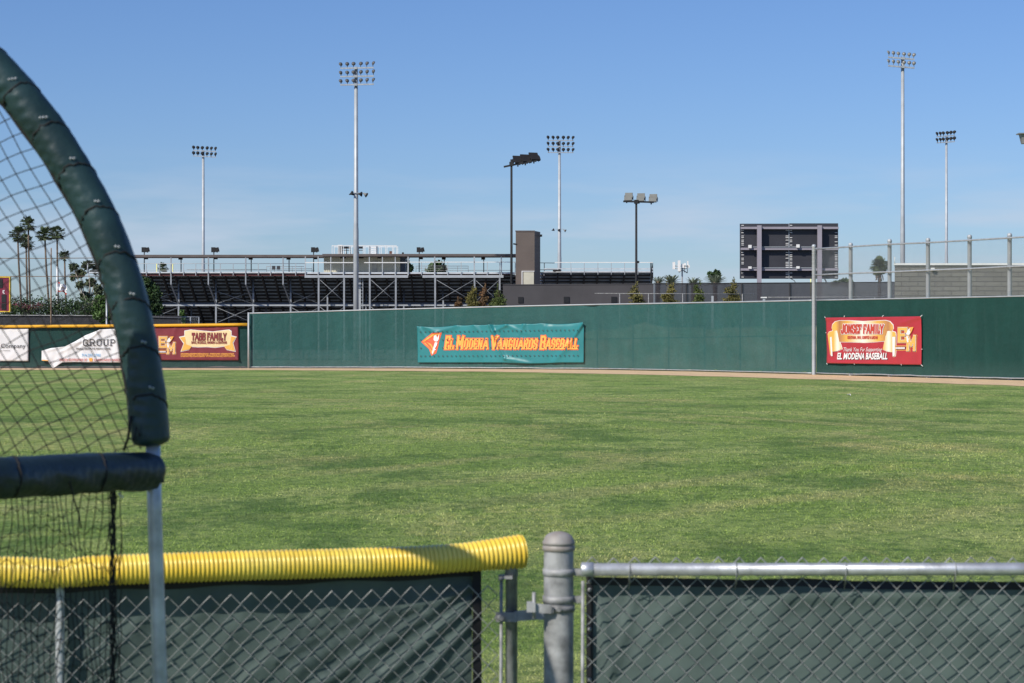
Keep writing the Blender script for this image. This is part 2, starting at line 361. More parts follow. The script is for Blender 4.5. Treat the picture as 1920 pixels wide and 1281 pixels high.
# grass blades of the near field
def blades():
    rng = np.random.default_rng(3)
    N = 520000
    # density falls with distance: sample d from 1/d-like distribution
    u = rng.random(N); d0, d1 = 9.8, 128.0
    d = d0*(d1/d0)**(u**1.0)
    hw = .245*d+.6
    x = (rng.random(N)*2-1)*hw
    dens = (np.sin(x*1.3+d*.7)+np.sin(x*.5-d*.31+1.7)+np.sin(x*2.7-d*1.9))/3
    keep = rng.random(N) < (.75+.3*dens)*np.clip(1.25-d/118, 0, 1)
    x, d, n = x[keep], d[keep], keep.sum()
    sc = 1+(d-10)/26
    h = (.007+.012*rng.random(n)**2)*np.minimum(sc, 1.7)*(1+.25*dens[keep]); wd = (.0016+.0014*rng.random(n))*sc*1.15
    a = rng.random(n)*np.pi*2; lean = .25+rng.random(n)*1.15; la = rng.random(n)*np.pi*2
    bx, by = np.cos(a)*wd, np.sin(a)*wd
    tx, ty = np.cos(la)*np.sin(lean)*h*1.5, np.sin(la)*np.sin(lean)*h*1.5
    co = np.zeros((n, 3, 3), np.float32)
    co[:,0,0] = x-bx; co[:,0,1] = d-by; co[:,0,2] = -.002
    co[:,1,0] = x+bx; co[:,1,1] = d+by; co[:,1,2] = -.002
    co[:,2,0] = x+tx; co[:,2,1] = d+ty; co[:,2,2] = h*np.cos(lean*.7)
    me = bpy.data.meshes.new('grass_blades')
    me.vertices.add(n*3); me.vertices.foreach_set('co', co.ravel())
    me.loops.add(n*3); me.loops.foreach_set('vertex_index', np.arange(n*3, dtype=np.int32))
    me.polygons.add(n); me.polygons.foreach_set('loop_start', np.arange(0, n*3, 3, dtype=np.int32))
    col = rng.random(n).repeat(3)
    at = me.attributes.new('tone', 'FLOAT', 'POINT'); at.data.foreach_set('value', col.astype(np.float32))
    me.update(calc_edges=True); me.validate()
    m = ground_mat(True)
    me.materials.append(m)
    o = bpy.data.objects.new('grass', me); C.objects.link(o)
    tag(o, 'short mown green grass blades on the near outfield', 'grass', kind='stuff')
blades()

# ---------------------------------------------------------------- outfield fences
TOPS = [(466,587.5),(540,586),(700,581),(840,577.5),(960,574.5),(1120,571),(1240,569),(1400,566),(1526,563.3),(1740,559),(1920,555.3)]
def fence_panel(name, m, pxs, dist, ytop, parent, z0=.06, nz=7, wav=.05):
    mb = MB(); uvs = []; s = 0; last = None; rowsz = lin(0, 1, nz); prm = []
    for px in pxs:
        d = dist(px); p = Vector((X(px, d), d, 0))
        if last is not None: s += (p-last).length
        last = p; prm.append((p, s, Z(ytop(px), d)))
    n = len(pxs); vs = []
    for v in rowsz:
        for p, s_, zt in prm:
            z = z0+(hsh(s_*3.1)*.10 if v == 0 else 0)+(zt-z0)*v
            wq = wav*(vnoise(s_*.8, v*3)-.5)*math.sin(v*math.pi)
            vs.append((p.x, p.y+wq, z)); uvs.append((s_, z))
    mb.add(vs, [(j*n+i, j*n+i+1, (j+1)*n+i+1, (j+1)*n+i) for j in range(nz-1) for i in range(n-1)], True)
    o = mb.build(name, m, parent)
    ul = o.data.uv_layers.new(name='metres')
    for lp in o.data.loops: ul.data[lp.index].uv = uvs[lp.vertex_index]
    return o
def frange(a, b, s): 
    r = []; 
    while a < b-1e-6: r.append(a); a += s
    return r+[b]
M['fence_post'] = M['galv']
# middle tall fence
fmid = thing('outfield_fence', 'long tall green windscreen fence across centre field with silver top rail', 'fence', (X(960, 135), 135, 0))
fence_panel('windscreen', M['screen_mid'], frange(466, 1522, 12), FD, lambda p: interp(p, TOPS)+.8, fmid)
mb = MB(); mb.tube([P(p, interp(p, TOPS), FD(p)) for p in frange(466, 1522, 30)], .045, 6); mb.build('top_rail', M['galv_pale'], fmid)
mb = MB(); mb.tube([Vector((X(p, FD(p)-.06), FD(p)-.06, .085+.02*hsh(p))) for p in frange(466, 1522, 22)], .03, 5); mb.build('bottom_wire', M['galv'], fmid)
mb = MB(); mb.tube([Vector((X(466,138.4), 138.4, 0)), Vector((X(466,138.4), 138.4, Z(586,138.4)))], .06, 8)
mb.build('end_post', M['galv_pale'], fmid)
p = 520
while p < 1500:
    d = FD(p)+.16; mb = MB(); mb.tube([Vector((X(p, d), d, 0)), Vector((X(p, d), d, Z(interp(p, TOPS)+1, d)))], .045, 6); mb.build('post', M['galv_old'], fmid); p += 60 if p < 1100 else 67
mb = MB(); mb.tube([P(p, interp(p, [(466,640),(1120,636),(1526,629)]), FD(p)+.2) for p in frange(466, 1520, 30)], .035, 5); mb.build('middle_rail', M['galv_old'], fmid)
# right fence with chain-link extension
fr = thing('corner_fence', 'dark green windscreen fence at right with tall open chain link extension above', 'fence', (X(1740, 102.5), 102.5, 0))
fence_panel('windscreen', M['screen_right'], frange(1531, 2150, 10), FD, lambda p: interp(p, TOPS)+.5, fr)
mb = MB(); mb.tube([P(p, interp(p, TOPS), FD(p)) for p in frange(1531, 2150, 30)], .035, 6); mb.build('screen_top_wire', M['galv_pale'], fr)
mb = MB(); mb.tube([Vector((X(p, FD(p)-.06), FD(p)-.06, .09+.03*hsh(p))) for p in frange(1531, 2150, 16)], .03, 5); mb.build('bottom_wire', M['galv'], fr)
POSTS = [(1526,460),(1595,457),(1668,450),(1740,448),(1818,442),(1893,439),(1972,434),(2050,429)]
for i, (px, yt) in enumerate(POSTS):
    d = FD(px)-(.05 if i == 0 else -.36); mb = MB(); r = .10; zt = Z(yt, d)
    mb.lathe([(r, 0), (r, zt-.12), (r*1.14, zt-.10), (r*1.14, zt-.03), (r*.95, zt+.02), (r*.5, zt+.045), (.001, zt+.05)], (X(px, d), d, 0), 12)
    mb.build('post', M['galv_pale'], fr)
    mb = MB()
    for k in range(8 if i else 34):
        z = (4.0+k*.34) if i else .3+k*.2
        if z < zt-.2: mb.lathe([(r+.004, -.012), (r+.016, 0), (r+.004, .012)], (X(px, d), d, z+hsh(k, i)*.06), 10)
    mb.split('tie_wire', M['galv_pale'], fr)
for nm, pts in (('top_rail', [(1526,467),(1595,462.5),(1668,458),(1740,455),(1818,450.5),(1893,446),(1972,441),(2050,436)]), ('middle_rail', [(1526,516),(1595,512.5),(1668,510),(1740,507),(1818,504),(1893,500),(1972,497),(2050,493)])):
    mb = MB(); mb.tube([P(a, b, FD(a)) for a, b in pts], .045, 6); mb.build(nm, M['galv'], fr)
def chain_world(mb, p0, p1, z0, z1f, wdt=.0725, r=.0019, n=4, depth=.0025, off=0, spread=0, phase=0):
    """zigzag wires of chain-link between ground points p0,p1; z1f(t)->top z"""
    p0 = Vector(p0); p1 = Vector(p1); L = (p1-p0).length; a = (p1-p0)/L; nrm = Vector((a.y, -a.x, 0))
    k = 0; col = wdt/2
    while (k+1)*col < L:
        pts = []; z = z0; j = k % 2; x0 = k*col
        top = z1f((k+.5)*col/L)
        nst = int((top-z0)/col)
        # align the top so that knuckles sit at the top edge
        for i in range(nst+1):
            side = (i+k) % 2
            zz = top-(nst-i)*col
            if side == 0: pass
            x = x0+(.0+side)*col
            dd = depth if (i+k) % 2 else -depth
            pts.append(p0+a*x+nrm*(off+dd)+Vector((0,0,zz)))
        # ease wires: points at knuckles doubled to look bent
        q = []
        for i, pt in enumerate(pts):
            q.append(pt)
        mb.tube(q, r, n, False, True); k += 1
mb = MB()
for (a, _), (b, _) in zip(POSTS[:-1], POSTS[1:]):
    da, db = FD(a)+.0, FD(b)+.0; pa = Vector((X(a, da), da, 0)); pb = Vector((X(b, db), db, 0))
    za = Z(interp(a, TOPS), da)-.05
    ya = interp(a, [(1526,467),(2050,436)]); yb = interp(b, [(1526,467),(2050,436)])
    chain_world(mb, pa, pb, za, lambda t: Z(ya+(yb-ya)*t, da+(db-da)*t), .11, .0031, 3, .003, -.02)
mb.build('chain_link', M['galv_pale'], fr)
# left low fence
fl = thing('low_outfield_fence', 'low dark green fence at left topped with bright yellow cap', 'fence', (X(230, 138.6), 138.6, 0))
LD = lambda p: 138.6
fence_panel('windscreen', M['screen_left'], frange(-160, 464, 14), LD, lambda p: 611.5, fl)
mb = MB(); mb.tube([P(p, interp(p, [(-160,614),(0,612.5),(300,610.5),(464,608.6)]), 138.45) for p in frange(-160, 464, 26)], .095, 8); mb.build('yellow_cap', M['yellow_cap'], fl)
mb = MB()
for k in range(9):
    px = -150+k*75; mb = MB(); mb.tube([Vector((X(px, 138.75), 138.75, 0)), Vector((X(px, 138.75), 138.75, 2.7))], .04, 6); mb.build('post', M['galv'], fl)

# ---------------------------------------------------------------- lettering
GL = {  # slab letters: width, strokes, serif spots (x, y)
 'A': (.86, [[(.06,0),(.43,1),(.80,0)],[(.2,.33),(.66,.33)]], [(.06,0),(.80,0)]),
 'B': (.74, [[(.14,0),(.14,1),(.5,1),(.62,.88),(.62,.64),(.5,.53),(.14,.53)],[(.5,.53),(.66,.4),(.66,.14),(.52,0),(.14,0)]], []),
 'C': (.72, [[(.64,.7),(.64,.88),(.5,1),(.26,1),(.12,.85),(.12,.15),(.26,0),(.5,0),(.64,.12),(.64,.3)]], []),
 'D': (.74, [[(.14,0),(.14,1),(.46,1),(.64,.82),(.64,.18),(.46,0),(.14,0)]], []),
 'E': (.66, [[(.58,.78),(.58,1),(.14,1),(.14,0),(.58,0),(.58,.22)],[(.14,.5),(.44,.5)]], []),
 'F': (.64, [[(.58,.76),(.58,1),(.14,1),(.14,0)],[(.14,.5),(.44,.5)]], [(.16,0)]),
 'G': (.76, [[(.64,.72),(.64,.88),(.5,1),(.26,1),(.12,.85),(.12,.15),(.26,0),(.5,0),(.64,.14),(.64,.42),(.42,.42)]], []),
 'H': (.84, [[(.16,0),(.16,1)],[(.68,0),(.68,1)],[(.16,.5),(.68,.5)]], [(.16,0),(.16,1),(.68,0),(.68,1)]),
 'I': (.40, [[(.2,0),(.2,1)]], [(.2,0),(.2,1)]),
 'J': (.66, [[(.5,1),(.5,.14),(.38,0),(.2,0),(.1,.12),(.1,.3)]], [(.5,1)]),
 'K': (.80, [[(.16,0),(.16,1)],[(.66,1),(.18,.45)],[(.32,.55),(.68,0)]], [(.16,0),(.16,1),(.68,0),(.66,1)]),
 'L': (.62, [[(.14,1),(.14,0),(.56,0),(.56,.25)]], [(.16,1)]),
 'M': (.98, [[(.16,0),(.16,1),(.49,.35),(.82,1),(.82,0)]], [(.16,0),(.82,0)]),
 'N': (.86, [[(.16,0),(.16,1),(.68,0),(.68,1)]], [(.16,0),(.68,1)]),
 'O': (.74, [[(.26,0),(.12,.15),(.12,.85),(.26,1),(.48,1),(.62,.85),(.62,.15),(.48,0),(.26,0)]], []),
 'P': (.72, [[(.14,0),(.14,1),(.5,1),(.64,.86),(.64,.6),(.5,.46),(.14,.46)]], [(.16,0)]),
 'R': (.78, [[(.14,0),(.14,1),(.5,1),(.64,.86),(.64,.62),(.5,.5),(.14,.5)],[(.42,.5),(.66,0)]], [(.16,0),(.68,0)]),
 'S': (.68, [[(.58,.72),(.58,.88),(.46,1),(.22,1),(.1,.88),(.1,.64),(.2,.53),(.48,.47),(.58,.36),(.58,.12),(.46,0),(.22,0),(.1,.12),(.1,.28)]], []),
 'T': (.70, [[(.08,.76),(.08,1),(.62,1),(.62,.76)],[(.35,1),(.35,0)]], [(.35,0)]),
 'U': (.80, [[(.16,1),(.16,.15),(.3,0),(.5,0),(.64,.15),(.64,1)]], [(.16,1),(.64,1)]),
 'V': (.84, [[(.08,1),(.42,0),(.76,1)]], [(.08,1),(.76,1)]),
 'X': (.80, [[(.1,0),(.7,1)],[(.1,1),(.7,0)]], [(.1,0),(.7,0),(.1,1),(.7,1)]),
 'Y': (.80, [[(.08,1),(.40,.45),(.72,1)],[(.40,.45),(.40,0)]], [(.08,1),(.72,1),(.40,0)]),
 'W': (1.1, [[(.08,1),(.3,0),(.55,.7),(.8,0),(1.02,1)]], [(.08,1),(1.02,1)]),
 '&': (.66, [[(.6,0),(.2,.75),(.3,1),(.45,.85),(.15,.25),(.3,0),(.6,.35)]], []), ' ': (.36, [], []), ',': (.24, [[(.12,.08),(.08,-.1)]], []),
}
def slab_text(txt, x0, x1, ybase, htop, wt=.2, ser=.34, shear=0, caps=None, arc=0, grow=0):
    """returns list of quads in picture coordinates; caps: set of indices drawn full height, others .78"""
    adv = []; tot = 0
    for i, ch in enumerate(txt):
        s = 1 if (caps is None or i in caps) else .78
        adv.append((tot, s)); tot += (GL[ch][0]+(.10 if ch != ' ' else 0))*s
    kx = (x1-x0)/tot; q = []
    for i, ch in enumerate(txt):
        off, s = adv[i]; wdt, strokes, sers = GL[ch]
        h = htop*s
        def T(x, y):
            gx = off+x*s; xx = x0+gx*kx; u = gx/tot
            return (xx+shear*y*h, ybase-y*h+arc*(4*(u-.5)**2-.0))
        segs = []
        for st in strokes:
            for a, b in zip(st, st[1:]): segs.append((T(*a), T(*b)))
        th = wt*htop*s/2+grow
        for a, b in segs:
            dx, dy = b[0]-a[0], b[1]-a[1]; L = math.hypot(dx, dy) or 1
            dx, dy = dx/L*th, dy/L*th
            q.append([(a[0]-dx-dy, a[1]-dy+dx), (b[0]+dx-dy, b[1]+dy+dx), (b[0]+dx+dy, b[1]+dy-dx), (a[0]-dx+dy, a[1]-dy-dx)])
        for sx_, sy_ in sers:
            a = T(sx_, sy_); hw = ser*kx*s*.62+grow; hh = th*.62
            q.append([(a[0]-hw, a[1]+hh), (a[0]+hw, a[1]+hh), (a[0]+hw, a[1]-hh), (a[0]-hw, a[1]-hh)])
    return q

class Banner:
    """a vinyl sheet hung on a fence; artwork is laid out on its own plane"""
    def __init__(s, name, label, cat, xl, dl, xr, dr, corners, m, folds=(), wavy=.02, out=.12, group=None, zoom=(0,0,1), nx=90, ny=26):
        s.a = Vector((X(xl, dl), dl, 0)); s.b = Vector((X(xr, dr), dr, 0)); s.dir = (s.b-s.a); s.L = s.dir.length; s.dir /= s.L
        s.nrm = Vector((s.dir.y, -s.dir.x, 0)); s.out = out; s.folds = folds; s.wavy = wavy; s.zoom = zoom
        s.a += s.nrm*out; s.b += s.nrm*out
        s.root = thing(name, label, cat, (s.a.x, s.a.y, 0), group); s.n = 0; s.m = m
        tl, tr, br, bl = corners
        def fn(u, v):
            top = (tl[0]+(tr[0]-tl[0])*u, tl[1]+(tr[1]-tl[1])*u+s.edge(u, 1)); bot = (bl[0]+(br[0]-bl[0])*u, bl[1]+(br[1]-bl[1])*u+s.edge(u, 0))
            return s.pt(top[0]+(bot[0]-top[0])*(1-v), top[1]+(bot[1]-top[1])*(1-v), 0)
        s.fn = fn; s.nx = nx; s.ny = ny
    def edge(s, u, top): return 0
    def sheet(s):
        mb = MB(); mb.grid(s.fn, lin(0, 1, s.nx), lin(0, 1, s.ny)); o = mb.build('vinyl_sheet', s.m, s.root)
        sm = o.modifiers.new('thick', 'SOLIDIFY'); sm.thickness = .006; sm.offset = 1
        return o
    def wr(s, px, py):
        w_ = s.wavy*(vnoise(px*.11, py*.05)-.5)*2
        for x0, y0, x1, y1, amp, wd in s.folds:
            dx, dy = x1-x0, y1-y0; L2 = dx*dx+dy*dy; t = max(0, min(1, ((px-x0)*dx+(py-y0)*dy)/L2))
            q = math.hypot(px-x0-t*dx, py-y0-t*dy); w_ += amp*math.exp(-(q/wd)**2)*(1-.6*t)
        return w_
    def pt(s, px, py, lift):
        # intersect the viewing ray of the layout with the banner plane to get its place on the sheet
        r = Vector(((px-960)/F, 1, 0)); den = r.x*s.dir.y-r.y*s.dir.x
        t_ = (s.a.x*s.dir.y-s.a.y*s.dir.x)/den
        p = Vector((r.x*t_, t_, CAMH-(py-HY)*t_/F))
        return p+s.nrm*(s.wr(px, py)+lift)
    def tr(s, q): z = s.zoom; return (z[0]+q[0]/z[2], z[1]+q[1]/z[2])
    def polys(s, name, quads, m, lift, zoomed=False, sub=3.0):
        bm = bmesh.new()
        for k, q in enumerate(quads):
            if zoomed: q = [s.tr(c) for c in q]
            vs = [bm.verts.new((c[0], c[1], (k % 40)*.00025)) for c in q]
            for tri in tessellate_polygon([[Vector((c[0], c[1], 0)) for c in q]]):
                try: bm.faces.new([vs[i] for i in tri])
                except ValueError: pass
        bmesh.ops.triangulate(bm, faces=bm.faces[:])
        xs = [v.co.x for v in bm.verts]; ys = [v.co.y for v in bm.verts]
        xx = math.floor(min(xs)/sub)*sub
        while xx < max(xs):
            bmesh.ops.bisect_plane(bm, geom=bm.verts[:]+bm.edges[:]+bm.faces[:], plane_co=(xx, 0, 0), plane_no=(1, 0, 0)); xx += sub
        yy = math.floor(min(ys)/sub)*sub
        while yy < max(ys):
            bmesh.ops.bisect_plane(bm, geom=bm.verts[:]+bm.edges[:]+bm.faces[:], plane_co=(0, yy, 0), plane_no=(0, 1, 0)); yy += sub
        for v in bm.verts: v.co = s.pt(v.co.x, v.co.y, lift+v.co.z)
        bm.normal_update()
        for f in bm.faces:
            if f.normal.dot(s.nrm) < 0: f.normal_flip()
        me = bpy.data.meshes.new(name); bm.to_mesh(me); bm.free(); me.materials.append(m); me.transform(Matrix.Translation(-s.root.location))
        o = bpy.data.objects.new(name, me); C.objects.link(o); o.parent = s.root; return o
    def text(s, name, txt, x0, x1, ybase, h, m, lift, shear=0, bold=0, serif=False):
        """plain built-in letters fitted into the box"""
        cu = bpy.data.curves.new('tmp', 'FONT'); cu.body = txt; cu.size = 1; cu.offset = bold; cu.resolution_u = 2
        ob = bpy.data.objects.new('tmp', cu); C.objects.link(ob)
        dg = bpy.context.evaluated_depsgraph_get(); me = bpy.data.meshes.new_from_object(ob.evaluated_get(dg)); bpy.data.objects.remove(ob)
        vs = [v.co.copy() for v in me.vertices]; x_ = [v.x for v in vs]; a, b = min(x_), max(x_); y_ = max(v.y for v in vs)
        quads = [[(x0+(vs[i].x-a)/(b-a)*(x1-x0)+shear*vs[i].y/.7*h, ybase-vs[i].y/.7*h) for i in p.vertices] for p in me.polygons]
        bpy.data.meshes.remove(me)
        return s.polys(name, quads, m, lift)

def em_logo(B, Tf, sx, white=True):
    """interlocked E and M monogram; Tf maps unit box (0..1, y down) to layout px"""
    def Q(ps): return [Tf(*p) for p in ps]
    def EM(g_):
        x0, y0 = Tf(0, 0); x1, y1 = Tf(1, 1); W_, H_ = x1-x0, y1-y0
        e = slab_text('E', x0+.06*W_, x0+.62*W_, y0+.60*H_, .52*H_, .20, .24, 0, None, 0, g_)
        m_ = slab_text('M', x0+.50*W_, x0+1.03*W_, y0+.96*H_, .56*H_, .155, .2, 0, None, 0, g_)
        return e+m_
    B.polys('monogram_outline', EM(1.7)+[Q([(-.02,.78),(.5,.78),(.5,.98),(-.02,.98)])], M['ink_orange'], .010)
    B.polys('monogram_edge', EM(1.1)+[Q([(-.0,.81),(.5,.81),(.5,.95),(-.0,.95)])], M['ink_maroon'], .022)
    B.polys('monogram_rim', EM(.55), M['ink_white'], .034)
    B.polys('monogram', EM(0), M['ink_gold'], .046)
    B.polys('helmet_emblem', [Q([(.5,.3),(.6,.12),(.72,.04),(.68,.14),(.74,.2),(.68,.32),(.6,.34)]), Q([(.52,.38),(.62,.4),(.6,.46),(.66,.5),(.62,.56),(.64,.62),(.58,.66),(.54,.58)])], M['ink_white'], .058)
    B.polys('red_plume', [Q([(.66,.02),(.88,-.0),(.78,.2),(.7,.3),(.72,.14)])], M['ink_orange'], .058)
    q = []
    x = .0
    for k in range(9): q.append(Q([(x,.85),(x+.042,.84),(x+.042,.92),(x,.92)])); x += .052
    B.polys('small_lettering', q, M['ink_white'], .058)

# centre banner
Z8 = (760, 560, 5.333)
fo = []
pins = [(125,275),(520,272),(690,266),(850,258),(1010,262),(1190,258),(1350,250),(1785,240)]
def z8(x, y): return (760+x/5.333, 560+y/5.333)
for a, b, amp, wd in (((200,280),(300,340),.09,5),((300,340),(520,275),.07,4),((850,258),(1000,600),.20,2.4),((850,262),(920,420),.08,1.6),((1010,268),(880,330),.08,3),((1785,240),(1640,460),.13,2.2),((1785,240),(1690,400),.07,1.5),
     ((1640,460),(1480,640),.08,5),((1190,262),(1230,360),.06,2.5),((1190,262),(1130,380),.05,2.5),((690,270),(760,350),.05,3),((1000,600),(1250,650),.10,4),((125,275),(230,420),.06,2.5),((125,280),(140,520),.05,2),((1400,255),(1785,245),-.05,3),((1010,262),(1200,350),.05,3),((520,272),(540,600),.035,4)):
    p0 = z8(*a); p1 = z8(*b); fo.append((p0[0], p0[1], p1[0], p1[1], amp, wd))
B1 = Banner('center_field_banner', 'long teal banner with orange lettering hung on the centre field fence', 'banner', 783, FD(783), 1095, FD(1095)-0,
            ((783,611.8),(1095,604.2),(1094.5,680),(783.5,680)), M['teal_vinyl'], fo, .022, .13, zoom=Z8, nx=170, ny=44)
def edge1(u, top):
    if top:
        x = 125+u*1660; ks = [p[0] for p in pins]
        for a, b in zip(ks, ks[1:]):
            if a <= x <= b: return 2.6*math.sin(math.pi*(x-a)/(b-a))*(1.0 if b-a > 300 else .4)
        return 0
    return 1.8*math.sin(math.pi*max(0, min(1, (u-.5)/.36)))
B1.edge = edge1; B1.sheet()
caps = {0, 3, 10, 20}
ttl = 'EL MODENA VANGUARDS BASEBALL'
def big(grow, wt): return slab_text(ttl, 760+392/5.333, 760+1728/5.333, 560+500/5.333, 22.3, wt, .30, .14, caps, 0, grow)
B1.polys('lettering_outline', big(.95, .20), M['ink_salmon'], .02); B1.polys('lettering', big(0, .165), M['ink_orange'], .045)
B1.polys('crest', [[(158,432),(268,344),(368,340),(340,430),(330,480),(310,548),(262,572),(238,505)]], M['ink_salmon'], .02, True)
B1.polys('crest_stripes', [[(172,432),(272,356),(352,350),(348,362),(282,372),(196,430)], [(186,440),(205,444),(285,540),(268,556),(248,500)], [(216,432),(262,455),(300,530),(288,548),(262,480)]], M['ink_orange'], .045, True)
B1.polys('crest_face', [[(290,372),(316,362),(322,395),(346,352),(338,410),(322,430),(300,428),(286,412)], [(300,436),(326,440),(318,470),(300,500),(312,512),(290,522),(280,560),(270,540),(290,470)]], M['ink_white'], .06, True)
q = []
for row, (ya, yb) in enumerate(((335,315),(415,400),(495,487),(575,570))):
    for k in range(37):
        x = 160+k*43.6; y = ya+(yb-ya)*k/36
        if row in (1, 2) and 180 < x < 340: continue
        q.append([(x-5, y-5), (x+5, y-6), (x+6, y+2), (x, y+6), (x-6, y+3)])
B1.polys('wind_vents', q, M['ink_black'], .07, True)

# right red banner
Z7 = (1520, 570, 8.0)
B2 = Banner('red_family_banner', 'bright red rectangular banner with gold ribbon tied to the dark green fence at right', 'banner', 1549, FD(1549), 1728, FD(1728),
            ((1549,595.8),(1727.5,593.3),(1727.5,684.2),(1550.5,681.2)), M['red_vinyl'], ((1727,594,1690,606,.05,3),(1549,597,1600,601,.04,4),(1655,594,1600,604,.03,4),(1560,680,1640,682,.03,3)), .018, .10, zoom=Z7, nx=80, ny=40)
B2.sheet()
def gradient_gold(name, x0, x1, stops):
    m = bpy.data.materials.new(name); m.use_nodes = True; n = m.node_tree.nodes; l = m.node_tree.links; b = n['Principled BSDF']; b.inputs['Roughness'].default_value = .5
    t = n.new('ShaderNodeTexCoord'); sp = n.new('ShaderNodeSeparateXYZ'); l.new(t.outputs['Object'], sp.inputs[0])
    mr = n.new('ShaderNodeMapRange'); mr.inputs[1].default_value = x0; mr.inputs[2].default_value = x1; l.new(sp.outputs[0], mr.inputs[0])
    r = n.new('ShaderNodeValToRGB'); e = r.color_ramp.elements
    e[0].position = stops[0][0]; e[0].color = (*stops[0][1], 1); e[1].position = stops[-1][0]; e[1].color = (*stops[-1][1], 1)
    for p_, c_ in stops[1:-1]: q_ = e.new(p_); q_.color = (*c_, 1)
    l.new(mr.outputs[0], r.inputs[0]); l.new(r.outputs[0], b.inputs['Base Color']); return m
gold, pale, brn = (.80, .46, .09), (.92, .86, .74), (.46, .20, .08)
def bx_(px): return B2.pt(px, 640, 0).x-B2.root.location.x
mg = gradient_gold('ribbon_gold', bx_(1561), bx_(1675), [(0, gold), (.05, gold), (.12, brn), (.25, gold), (.5, pale), (.75, gold), (.92, brn), (1, gold)])
ml = gradient_gold('ribbon_tail_gold', bx_(1553), bx_(1580), [(0, gold), (.35, gold), (.62, pale), (1, gold)])
mr_ = gradient_gold('ribbon_tail_gold_right', bx_(1656), bx_(1682), [(0, gold), (.4, pale), (.7, gold), (1, gold)])
main = [(345,405),(325,370),(332,310),(375,268),(450,252),(600,252),(790,264),(960,255),(1120,248),(1190,266),(1240,320),(1248,375),(1222,408),(1170,400),(1130,480),(1118,555),(960,570),(800,580),(600,570),(440,568),(420,480),(400,400)]
lt = [(262,460),(280,420),(340,405),(400,400),(440,560),(478,672),(410,705),(338,715),(340,780),(318,782),(298,740)]
rt = [(1160,408),(1225,408),(1280,425),(1288,470),(1284,690),(1276,780),(1242,795),(1240,725),(1150,712),(1088,680),(1120,560)]
def outl(ps, g): 
    cx = sum(p[0] for p in ps)/len(ps); cy = sum(p[1] for p in ps)/len(ps)
    return [(p[0]+(g if p[0] > cx else -g), p[1]+(g if p[1] > cy else -g)) for p in ps]
B2.polys('ribbon_rim', [outl(main, 7), outl(lt, 6), outl(rt, 6)], M['ink_white'], .012, True)
B2.polys('ribbon', [main], mg, .024, True)
B2.polys('ribbon_tail', [lt], ml, .036, True); B2.polys('ribbon_tail', [rt], mr_, .036, True)
B2.polys('ribbon_fold', [[(300,500),(328,494),(340,782),(318,780)], [(1240,494),(1284,494),(1274,775),(1244,790)]], M['ink_white'], .048, True)
B2.polys('family_name_rim', slab_text('JONSEF FAMILY', 1520+472/8, 1520+1112/8, 570+438/8, 15.5, .20, .24, .03, None, .0, .6), M['ink_white'], .04)
B2.polys('family_name', slab_text('JONSEF FAMILY', 1520+472/8, 1520+1112/8, 570+438/8, 15.5, .17, .24, .03), M['ink_red'], .052)
B2.polys('first_names', slab_text('KRISTINA, MAX, COOPER & LOGAN', 1520+560/8, 1520+1022/8, 570+522/8, 5.0, .15, .2, 0), M['ink_red'], .052)
B2.text('thanks_line', 'Thank You For Supporting', 1520+490/8, 1520+1068/8, 570+712/8, 7.6, M['ink_white'], .03, .25, 0)
B2.text('team_name_shadow', 'EL MODENA BASEBALL', 1520+412/8, 1520+1160/8, 570+834/8, 11.6, M['ink_black'], .018, .12, .03)
B2.text('team_name', 'EL MODENA BASEBALL', 1520+408/8, 1520+1156/8, 570+828/8, 11.6, M['ink_white'], .032, .12, .035)
em_logo(B2, lambda x, y: (1520+(1290+x*305)/8, 570+(345+y*360)/8), 1)
mb = MB()
for (x, y, x2, y2) in ((1549,596,1546.5,594),(1727.5,594,1729,591),(1655,594.5,1656.5,591.5),(1583,595,1583,592),(1550.5,681,1551,684),(1727,684,1729.5,687),(1602,682,1602,684),(1690,683,1690,685.5),(1549.5,624,1547.5,624),(1727.5,655,1728.6,655)):
    mb.tube([B2.pt(x, y, .005), B2.pt(x2, y2, -.02)], .016, 5)
mb.build('corner_ties', M['ink_white'], B2.root)

# tabb banner
Z3 = (140, 440, 4.571)
B3 = Banner('maroon_family_banner', 'maroon banner with pale gold ribbon and lettering hung on the low yellow capped fence', 'banner', 258, 138.6, 448, 138.6,
            ((258,614.3),(446.5,612.5),(448,675.8),(258,675.3)), M['maroon'], ((448,676,420,655,.06,2.5),(448,676,432,650,.04,2),(330,613,322,640,.02,3)), .015, .10, zoom=Z3, nx=80, ny=30)
B3.sheet()
rib = [(945,828),(1000,818),(1080,826),(1180,835),(1260,825),(1320,818),(1340,830),(1342,870),(1385,880),(1355,925),(1376,1000),(1300,985),(1280,955),(1200,966),(1140,960),(1060,962),(1005,958),(985,985),(912,1000),(938,930),(898,882),(945,872)]
B3.polys('ribbon_rim', [outl(rib, 5)], M['ink_white'], .012, True)
B3.polys('ribbon', [rib], M['ink_pale_gold'], .024, True)
B3.polys('ribbon_tail', [[(902,884),(945,876),(955,940),(1003,958),(985,983),(916,997),(940,930)]], M['ink_gold'], .036, True)
B3.polys('ribbon_tail', [[(1342,874),(1380,882),(1352,925),(1372,996),(1302,982),(1284,958),(1330,945)]], M['ink_gold'], .036, True)
B3.polys('family_name', slab_text('TABB FAMILY', 140+1004/4.571, 140+1303/4.571, 440+904/4.571, 12.6, .18, .24, .04), M['ink_maroon'], .05)
B3.polys('first_names', slab_text('DAVE, MICHELLE, AMANDA & JONATHAN', 140+1002/4.571, 140+1306/4.571, 440+935/4.571, 4.4, .16, .2, 0), M['ink_maroon'], .05)
B3.polys('sponsor_line_rim', slab_text('PROUD SPONSOR OF EL MODENA BASEBALL', 140+912/4.571, 140+1370/4.571, 440+1044/4.571, 5.0, .18, .2, 0, None, 0, .5), M['ink_orange'], .012)
